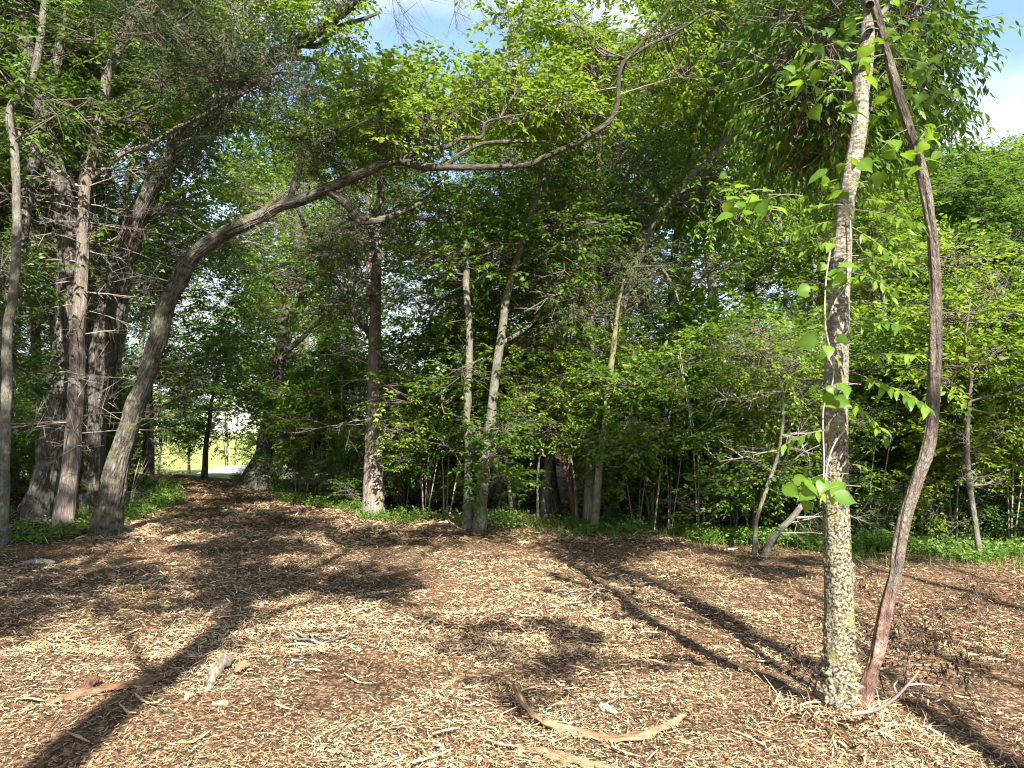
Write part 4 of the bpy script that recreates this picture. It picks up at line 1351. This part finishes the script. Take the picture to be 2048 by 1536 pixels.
back_tree(6.6, -0.8, [(0, 0, -.1, .16), (0, 0, 1, .1), (.0, 0, 5, .08), (.2, .1, 8, .05), (.3, .1, 10, .02)],
          [[(0, 0, 4.4, .04), (-.6, .2, 5.6, .03), (-1.2, .3, 7, .012)], [(0, 0, 3.6, .03), (.7, .2, 4.8, .02), (1.1, .3, 6, .01)]], cloud((.3, .2, 9.6), (1.0, 1.0, .8), 5, (.25, .4), 7), 'grey tree just outside the clearing view at the right', mat=M_GREY)
back_tree(5.7, -3.0, [(0, 0, -.1, .12), (0, 0, 1, .06), (.15, 0, 5, .05), (.0, .1, 8, .04), (.3, .1, 11, .015)],
          [[(0.1, 0, 5, .03), (.7, .2, 6.4, .022), (.9, .3, 8, .01)], [(0.1, 0, 6.4, .03), (-.6, .2, 7.4, .022), (-1.0, .3, 9, .01)]], cloud((.3, .2, 10.6), (.9, .9, .7), 4, (.25, .4), 6), 'thin twin-limbed tree behind the viewer at the right')
back_tree(7.6, -2.2, [(0, 0, -.1, .12), (0, 0, 1, .08), (.15, 0, 5, .06), (.3, .1, 8, .05), (.3, .1, 11, .015)],
          [[(0.1, 0, 3, .03), (.7, .2, 4.4, .022), (.9, .3, 6, .01)], [(0.1, 0, 4.4, .03), (-.6, .2, 5.4, .022), (-1.0, .3, 7, .01)]], cloud((.3, .2, 10.6), (.9, .9, .7), 4, (.25, .4), 6), 'thin tree behind the viewer farthest right')
for (x, y, s, lab) in ((-6.3, 4.6, .9, 'leafy tree at the left edge, its crown above the view'), (-7.4, 1.9, .95, 'leafy tree left of the viewer, second from the clearing corner'), (-5.4, 0.2, .85, 'leafy tree close to the viewer on the left'), (-6.6, -4.2, 1.1, 'leafy tree behind the viewer, nearest on the left'), (-9.6, 0.5, 1.05, 'leafy tree left of the viewer beside the clearing'), (-12.5, 5.0, 1.2, 'leafy tree at the left just outside the view'), (-5.2, -9.5, 1.15, 'leafy tree far behind the viewer on the left'), (-10.5, -5.5, 1.2, 'leafy tree behind the viewer, farthest on the left')):
    plant([TREES[0], TREES[2]], x, y, s, lab, '')

# ------------------------------------------------------------------ low green weeds along the edges
def weeds():
    g = Geo()
    n = 15000
    x = rng.uniform(-9, 13, n)
    off = np.abs(rng.normal(0, 1, n)) * 0.9 - 0.75
    y = np.interp(x, EDGE_X, EDGE_Y) + off + (fbm(x * 1.1, x * 0 + 3, 41) - .5) * 2.2
    m = (fbm(x * 0.9, y * 0.9, 15) > 0.40) & ((x > 0.9) | (rng.uniform(0, 1, n) < 0.3))
    x, y = x[m], y[m]
    yl = rng.uniform(7.5, 20, 2600)
    xl = np.interp(yl, LEFT_Y, LEFT_X) - np.abs(rng.normal(0, 1, 2600)) * 1.1 + 0.1
    x, y = np.concatenate([x, xl]), np.concatenate([y, yl])
    n = len(x)
    h = rng.uniform(0.02, 0.22, n) * (0.3 + 2.2 * sstep(.35, .75, fbm(x * 1.7, y * 1.7, 63)))
    o = np.stack([x, y, H(x, y) + h * 0.3], -1)
    az = rng.uniform(0, 2 * np.pi, n)
    d = np.stack([np.cos(az), np.sin(az), rng.uniform(0.3, 1.8, n)], -1)
    leaf_sprays(g, o, d, L=7, tw=0.14, ll=0.05, lw=0.55, droop=.1, spread=.5, tint0=rng.uniform(.3, .75, n))
    link('undergrowth', g.mesh('undergrowth', M_WEED, False), None, 'stuff')
    g = Geo()
    n = 9000
    x = rng.uniform(-1, 13, n)
    y = np.interp(x, EDGE_X, EDGE_Y) + rng.normal(0.0, 0.6, n) + (fbm(x * 1.1, x * 0 + 3, 41) - .5) * 2.2
    b = np.stack([x, y, H(x, y) - 0.01], -1)
    tip = b + np.stack([rng.normal(0, .05, n), rng.normal(0, .05, n), rng.uniform(.06, .22, n)], -1)
    s = rng.normal(0, 1, (n, 3)) * np.array([1, 1, 0])
    s = unit(s) * 0.0045
    g.add(np.stack([b - s, b + s, tip], 1), np.arange(n * 3).reshape(-1, 3), np.repeat(rng.uniform(.3, 1, n), 3))
    link('grass', g.mesh('grass', M_WEED, False), None, 'stuff')


weeds()

# leaf litter and twigs under the trees
def litter_keep(x, y):
    return (1 - mulch_mask(x, y)) * (1 - field_mask(x, y))


feet = np.array([[o.location[0], o.location[1]] for o in SC.objects if o.type == 'EMPTY' and o.parent is None and o.get('category') in ('tree', 'log', 'sapling', 'dead tree') and 7 < o.location[1] < 18 and abs(o.location[0]) < .72 * o.location[1]])
fa, fr = rng.uniform(0, 2 * np.pi, (len(feet), 46)), np.abs(rng.normal(.22, .2, (len(feet), 46)))
chip_field('wood_chips', 0, (feet[:, None] + np.stack([fr * np.cos(fa), fr * np.sin(fa)], -1)).reshape(-1, 2), lambda n: rng.lognormal(-2.5, .5, n), lambda n: rng.lognormal(-4.4, .4, n), M_CHIP, tiltv=.4, tintf=lambda n, x, y: rng.beta(1.5, 2.2, n))
chip_field('leaf_litter', 0, scatter(26000, 9, 26, 0.75, keep=litter_keep), lambda n: rng.lognormal(-2.7, .3, n), lambda n: rng.lognormal(-3.5, .4, n), M_DRY, tintf=lambda n, x, y: rng.uniform(0, 1, n))


# ------------------------------------------------------------------ debris lying on the mulch
def strip(name, label, cat, pts, width, thick, mat, tint=(0.4, 0.8), lift=0.0, curlv=0.5, seed=0, group=None):
    """A curved strip of bark with thickness: trough cross-section along a ground path (pixels or metres)."""
    W = np.array([[*P(px, py, ground_D(py))[:2], 0] for px, py in pts])
    W[:, 2] = H(W[:, 0], W[:, 1]) + 0.012
    if np.ndim(lift):
        W[:, 2] += np.asarray(lift)
    base = W.mean(0)
    q, wr = curve(W - base, np.broadcast_to(width, (len(W),)), 40)
    T = unit(np.gradient(q, axis=0))
    S = unit(np.cross(T, [0, 0, 1.0]))
    U = np.cross(S, T)
    m = 9
    a = np.linspace(-1, 1, m)
    jag = (vnoise(np.linspace(0, 9, 40), np.zeros(40) + seed, seed) - .5) * 0.7 + 1
    top = q[:, None] + S[:, None] * (a[None, :, None] * (wr * jag)[:, None, None] * 0.5) + U[:, None] * ((curlv * (1 - a ** 2))[None, :, None] * wr[:, None, None] * 0.5 + (vnoise(np.arange(40)[:, None] * .55, a[None] * 4 + 7, seed + 2)[..., None] - .5) * np.minimum(.035, wr[:, None, None] * .5))
    bot = top - U[:, None] * thick
    V = np.concatenate([top.reshape(-1, 3), bot.reshape(-1, 3)])
    i = (np.arange(39)[:, None] * m + np.arange(m - 1)[None]).ravel()
    F = [np.stack([i, i + 1, i + m + 1, i + m], -1), np.stack([i, i + m, i + m + 1, i + 1], -1) + 40 * m]
    k = np.arange(39) * m
    F.append(np.stack([k, k + m, k + m + 40 * m, k + 40 * m], -1))
    k2 = k + m - 1
    F.append(np.stack([k2, k2 + 40 * m, k2 + m + 40 * m, k2 + m], -1))
    j = np.arange(m - 1)
    F.append(np.stack([j, j + 40 * m, j + 1 + 40 * m, j + 1], -1))
    j = j + 39 * m
    F.append(np.stack([j, j + 1, j + 1 + 40 * m, j + 40 * m], -1))
    tt = np.clip(tint[0] + (tint[1] - tint[0]) * vnoise(np.linspace(0, 5, 40)[:, None] + np.zeros((1, m)), a[None] * 5 + np.zeros((40, 1)), seed + 5), 0, 1).ravel()
    g = Geo()
    sl = np.concatenate([[0], np.cumsum(np.linalg.norm(np.diff(q, axis=0), axis=1))])
    bc = np.stack([np.repeat(sl[:, None], m, 1), a[None] * wr[:, None] * .5 + seed, np.zeros((40, m))], -1).reshape(-1, 3)
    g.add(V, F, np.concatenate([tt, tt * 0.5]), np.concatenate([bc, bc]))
    o = link(name, g.mesh(name, mat))
    o.location = base
    return tag(o, label, cat, group)


strip('bark_strip', 'long curved orange-brown bark strip with one upturned end in the foreground', 'bark', [(1030, 1402), (1058, 1440), (1105, 1468), (1180, 1482), (1250, 1487), (1320, 1480), (1372, 1462)], [.03, .045, .05, .06, .075, .07, .02], 0.010, M_BARKDEB, (.3, .9), lift=[.10, .045, .01, 0, 0, .01, .015], seed=3)
strip('bark_strip', 'split bark strip running off the bottom edge below the curved one', 'bark', [(1030, 1512), (1080, 1518), (1130, 1530), (1190, 1545), (1250, 1560)], [.03, .045, .05, .05, .03], .012, M_BARKDEB, (.3, .9), seed=8)
strip('bark_chunk', 'grey weathered bark chunk lying across the left tree shadow', 'bark', [(418, 1380), (428, 1360), (440, 1345), (455, 1328), (459, 1322)], [.03, .075, .085, .07, .03], .015, M_GREYDEB, (.2, .7), lift=[0, .02, .03, .035, .02], curlv=.8, seed=13)
strip('wood_splinter', 'short pale broken stick at the lower end of the grey bark chunk', 'stick', [(412, 1392), (417, 1384), (421, 1374)], [.02, .025, .02], .012, M_GREYDEB, (.8, 1), seed=14)
strip('bark_slab', 'long flat reddish bark slab in the mulch at the lower left', 'bark', [(90, 1412), (170, 1396), (240, 1386), (310, 1366), (330, 1355)], [.04, .09, .09, .06, .03], .012, M_BARKDEB, (.2, .6), seed=17)
strip('bark_slab', 'small upturned dark bark piece beside the reddish slab', 'bark', [(168, 1396), (182, 1386), (200, 1380)], [.06, .08, .04], .015, M_BARKDEB, (0, .4), lift=[.02, .04, .03], seed=19)
strip('wood_splinter', 'bright white wood chip lying above the curved bark strip', 'wood chip', [(1200, 1427), (1214, 1431), (1232, 1438)], [.035, .045, .02], .015, M_CHIP, (1, 1), seed=23)
strip('wood_splinter', 'yellow flat block of split wood at the left front', 'wood chip', [(370, 1420), (376, 1412), (384, 1404)], [.025, .035, .02], .015, M_CHIP, (.5, .8), seed=29)
strip('wood_splinter', 'pale flat splinter right of the yellow block', 'wood chip', [(424, 1420), (440, 1418), (456, 1416)], [.02, .03, .03], .012, M_CHIP, (.65, .85), seed=31)
strip('bark_piece', 'curled orange bark flake near the grey chunk', 'bark', [(474, 1352), (485, 1345), (500, 1340)], [.05, .08, .05], .01, M_BARKDEB, (.4, .7), lift=[0, .03, 0], seed=37)
strip('bark_piece', 'orange torn bark flake left of the curved strip shadow', 'bark', [(820, 1186), (840, 1182), (862, 1180)], [.03, .04, .02], .01, M_BARKDEB, (.5, .9), seed=41)
strip('bark_piece', 'flat pale slab lying in the shade at the far left', 'bark', [(45, 1126), (75, 1124), (110, 1124)], [.07, .12, .06], .02, M_GREYDEB, (.4, .8), seed=43)
for i in range(10):   # splintered grey heap in the middle
    px, py = 575 + rng.uniform(0, 110), 1288 + rng.uniform(-10, 16)
    a = rng.normal(0.1, .35)
    l = rng.uniform(18, 60)
    strip('wood_splinter', 'grey splinter in the small shattered heap beside the left shadow', 'splinter', [(px - l * .5, py - l * .5 * a * .5), (px, py), (px + l * .5, py + l * .5 * a * .5)], [.012, .025, .012], .008, M_GREYDEB, (.3, 1), lift=list(rng.uniform(0, .05, 3)), seed=50 + i, group='splinters of the shattered heap')
for i in range(10):
    px, py = rng.uniform(1110, 1240), rng.uniform(1185, 1250)
    a = rng.normal(0.2, .5)
    l = rng.uniform(14, 44)
    strip('wood_splinter', 'bleached splinter lying along the long trunk shadow', 'splinter', [(px - l * .5, py - l * .3 * a), (px, py), (px + l * .5, py + l * .3 * a)], [.012, .022, .008], .008, M_GREYDEB, (.3, .85), lift=list(rng.uniform(0, .04, 3)), seed=80 + i, group='bleached splinters in the trunk shadow')
for i in range(48):
    py = 1130 + 400 * rng.uniform(0, 1) ** 0.8
    px = rng.uniform(0, 2048)
    a = rng.normal(0, .6)
    l = rng.uniform(16, 60) * (py - 900) / 450
    strip('wood_splinter', 'loose long tan splinter lying flat on the mulch', 'splinter', [(px - l * .5, py - l * .22 * a), (px, py + rng.normal(0, .6)), (px + l * .5, py + l * .22 * a)], [.006, .013, .004], .007, M_CHIP, (.35, .9), lift=list(rng.uniform(0, .03, 3)), seed=100 + i, group='loose splinters on the mulch')


# bare sticks, dry weeds and fine debris round the foot of the foreground trunk
def stick(label, pts, forks=(), tint=.72, r=.006):
    D = FD - 0.1
    W = np.array([P(x, y, d) for x, y, d in pts])
    base = W[0]
    g = Geo()
    q, qr = curve(W - base, np.linspace(r, r * .35, len(W)), 24)
    g.tube(q, qr, 7, True, tint)
    for f in forks:
        w = np.array([P(x, y, d) for x, y, d in f]) - base
        q, qr = curve(w, np.linspace(r * .6, r * .25, len(w)), 12)
        g.tube(q, qr, 6, True, tint)
    o = link('stick', g.mesh('stick', M_TWIG))
    o.location = base
    return tag(o, label, 'stick')


stick('pale forked stick leaning out to the right of the vine foot', [(1705, 1428, 4.0), (1750, 1420, 3.95), (1785, 1400, 3.9), (1815, 1370, 3.85), (1838, 1342, 3.82)], [[(1815, 1370, 3.85), (1840, 1368, 3.85), (1866, 1372, 3.85)], [(1795, 1390, 3.9), (1788, 1372, 3.9), (1795, 1362, 3.9)]], r=.012)
stick('thin grey twig lying below the vine foot', [(1740, 1470, 3.8), (1790, 1450, 3.75), (1850, 1458, 3.7)], r=.006)
stick('long thin stick on the mulch at the right', [(1740, 1340, 4.6), (1850, 1330, 4.7), (1960, 1350, 4.6)], r=.008, tint=.6)


def dry_weed(x, y, h, label):
    base = np.array([x, y, float(H(x, y))])
    root = thing('dry_weed', label, 'weed', base, 'withered weeds beside the foreground vine')
    g = Geo()
    dv = np.array([rng.normal(0, .35), rng.normal(0, .25), 1.0])
    t = np.linspace(0, 1, 9)[:, None]
    q = dv * t * h + np.cumsum(rng.normal(0, .012, (9, 3)), 0) * t + np.array([.3, -.1, -.35]) * t ** 3 * h * rng.uniform(0, 1)
    g.tube(q, np.linspace(.004, .0015, 9), 5, True, .25)
    k = rng.integers(3, 9, 9)
    e = q[k] + unit(rng.normal(0, 1, (9, 3)) * np.array([1, 1, .5])) * rng.uniform(.04, .14, (9, 1))
    g.cones(q[k], e, .002, .001, .25)
    link('stem', g.mesh('stem', M_TWIG), root)
    lg = Geo()
    n = 15
    j = rng.integers(0, 9, n)
    leaf_sprays(lg, e[j % 9] + rng.normal(0, .012, (n, 3)), rng.normal(0, 1, (n, 3)), L=4, tw=.05, ll=.04, lw=.34, droop=.9, spread=.6, tint0=.3, tvar=.25)
    link('leaves', lg.mesh('leaves', M_DRY, False), root)


for i in range(15):
    px, py = rng.uniform(1750, 2010), rng.uniform(1215, 1440)
    c = P(px, py, ground_D(py))
    dry_weed(c[0], c[1], rng.uniform(.2, .6), 'withered dark-leaved weed in the clump right of the vine foot')
for px, py in ((1625, 1420), (1640, 1400), (1615, 1390)):
    c = P(px, py, ground_D(py))
    dry_weed(c[0], c[1], rng.uniform(.3, .55), 'withered dark-leaved weed just left of the lichen-crusted trunk')


def foot_heap():
    n = 1500
    a, r = rng.uniform(0, 2 * np.pi, n), np.abs(rng.normal(0, .32, n))
    p = np.stack([FG_X + .05 + r * np.cos(a), FG_Y - .08 + r * np.sin(a) * .8], -1)
    chip_field('wood_chips', 0, p, lambda n: rng.lognormal(-2.6, .5, n), lambda n: rng.lognormal(-5.2, .4, n), M_CHIP, tiltv=.33, tintf=lambda n, x, y: np.clip(rng.beta(2, 1.8, n), 0, 1))


foot_heap()


# ------------------------------------------------------------------ low white-roofed shed beyond the field
def shed():
    c = P(497, 945, 56)
    base = np.array([c[0], 56, float(H(c[0], 56))])
    m, t, out = nodes('pale_metal')
    p = N(t, 'BsdfPrincipled', i_Roughness=0.5)
    p.inputs['Base Color'].default_value = (0.72, 0.75, 0.8, 1)
    n = N(t, 'TexNoise', i_Scale=3.0)
    t.links.new(mixc(t, n.outputs['Fac'], (0.26, 0.29, 0.33), (0.40, 0.43, 0.47)), p.inputs['Base Color'])
    t.links.new(p.outputs[0], out.inputs['Surface'])
    root = thing('shed', 'low white-roofed shed across the sunny field at the end of the path', 'shed', base)
    top = P(470, 931, 56)[2] - base[2]
    eave = top - .35
    w, d = 2.6, 1.8
    g = Geo()
    V = np.array([[x, y, z] for z in (-.2, eave) for x, y in ((-w, -d), (w, -d), (w, d), (-w, d))])
    g.add(V, np.array([[0, 1, 5, 4], [1, 2, 6, 5], [2, 3, 7, 6], [3, 0, 4, 7]]))
    link('wall', g.mesh('wall', m, False), root)
    g = Geo()
    V = np.array([[-w - .3, -d - .3, eave - .1], [w + .3, -d - .3, eave - .1], [w - .4, 0, top], [-w + .6, 0, top], [-w - .3, d + .3, eave - .1], [w + .3, d + .3, eave - .1]])
    g.add(V, [np.array([[0, 1, 2, 3], [5, 4, 3, 2]]), np.array([[4, 0, 3], [1, 5, 2]])])
    link('roof', g.mesh('roof', m, False), root)


shed()
MARKS = [(-260, 'the left picture edge'), (15, 'the slender lichen-spotted tree'), (140, 'the peeling cedar'), (270, 'the arching oak'), (400, 'the small field trunk'), (520, 'the flared path oak'), (745, 'the lone central cedar'), (945, 'the close pair of trunks'), (1110, 'the red snag'), (1190, 'the mossy stem'), (1330, 'the long leaning trunk'), (1510, 'the pale forked sapling'), (1675, 'the lichen-crusted trunk'), (1868, 'the rope-like vine'), (1955, 'the slim grey tree'), (2250, 'the right picture edge')]
ORD = ['nearest', 'second nearest', 'third nearest', 'fourth nearest', 'fifth nearest', 'sixth nearest', 'seventh nearest', 'eighth nearest', 'ninth nearest', 'tenth nearest']
SEEN = {}
for o in list(SC.objects):
    if o.type == 'EMPTY' and o.parent is None and o.get('group') and 'weeds' not in o['group']:
        x, y = o.location[0], o.location[1]
        px = 1024 + FPX * x / max(y, .5)
        m = min(MARKS, key=lambda q: abs(q[0] - px))
        rel = 'straight behind ' if abs(px - m[0]) < 28 else ('behind and left of ' if px < m[0] else 'behind and right of ')
        kind = o['label']
        for cut in (' behind the', ' between the', ' in the', ' beyond the'):
            kind = kind.split(cut)[0]
        if 'far field' in o['label'] and 'row' in o['label']:
            kind = 'pale sunlit tree across the field'
        SEEN.setdefault(kind + ' ' + rel + m[1], []).append((y, o))
for key, lst in SEEN.items():
    lst.sort(key=lambda q: q[0])
    for i, (y, o) in enumerate(lst):
        o['label'] = key if len(lst) == 1 else key + ', ' + ORD[min(i, 9)]
GMARK = [(435, 1350, 'the grey bark chunk'), (630, 1295, 'the shattered heap'), (1200, 1480, 'the curved bark strip'), (1215, 1430, 'the bright white chip'), (200, 1390, 'the reddish bark slab'), (1680, 1450, 'the lichen-crusted trunk'), (945, 1060, 'the close pair of trunks'), (745, 1030, 'the lone central cedar'), (208, 1078, 'the arching oak'), (75, 1124, 'the flat pale slab'), (1175, 1215, 'the bleached splinters'), (1735, 1440, 'the vine foot'), (378, 1412, 'the yellow block'), (1515, 1105, 'the pale forked sapling'), (1962, 1118, 'the slim grey tree'), (840, 1182, 'the orange torn flake')]
NTH = ['leftmost', 'second from left', 'third from left', 'fourth from left', 'fifth from left', 'sixth from left', 'seventh from left', 'eighth from left', 'ninth from left', 'tenth from left', 'eleventh from left', 'twelfth from left', 'thirteenth from left', 'fourteenth from left', 'fifteenth from left', 'sixteenth from left', 'seventeenth from left', 'eighteenth from left', 'nineteenth from left', 'twentieth from left', 'fourth from right', 'third from right', 'second from right', 'rightmost']
SEEN = {}
for o in list(SC.objects):
    gname = o.get('group') if o.parent is None else None
    if not gname:
        continue
    x, y, z = o.location
    zc = SP * (z - CAM_H) + CP * y
    px, py = 1024 + FPX * x / zc, 768 - FPX * (CP * (z - CAM_H) - SP * y) / zc
    if gname == 'loose splinters on the mulch':
        m = min(GMARK, key=lambda q: math.hypot(q[0] - px, (q[1] - py) * 2))
        dx, dy = px - m[0], (py - m[1]) * 2
        rel = ('right of ' if dx > 0 else 'left of ') if abs(dx) > abs(dy) else ('just before ' if dy > 0 else 'just beyond ')
        SEEN.setdefault('loose tan splinter lying ' + rel + m[2], []).append((px, o))
    elif 'splinters' in gname or 'weeds' in gname:
        SEEN.setdefault(o['label'], []).append((px, o))
for key, lst in SEEN.items():
    lst.sort(key=lambda q: q[0])
    for i, (_, o) in enumerate(lst):
        o['label'] = key if len(lst) == 1 else key + ', ' + NTH[min(i, 23)]
for p in TREES + CEDARS + SHRUBS + SAPS:      # a prototype that was never set down is not part of the place
    if p.name not in USED:
        for ch in list(p.children):
            bpy.data.objects.remove(ch)
        bpy.data.objects.remove(p)
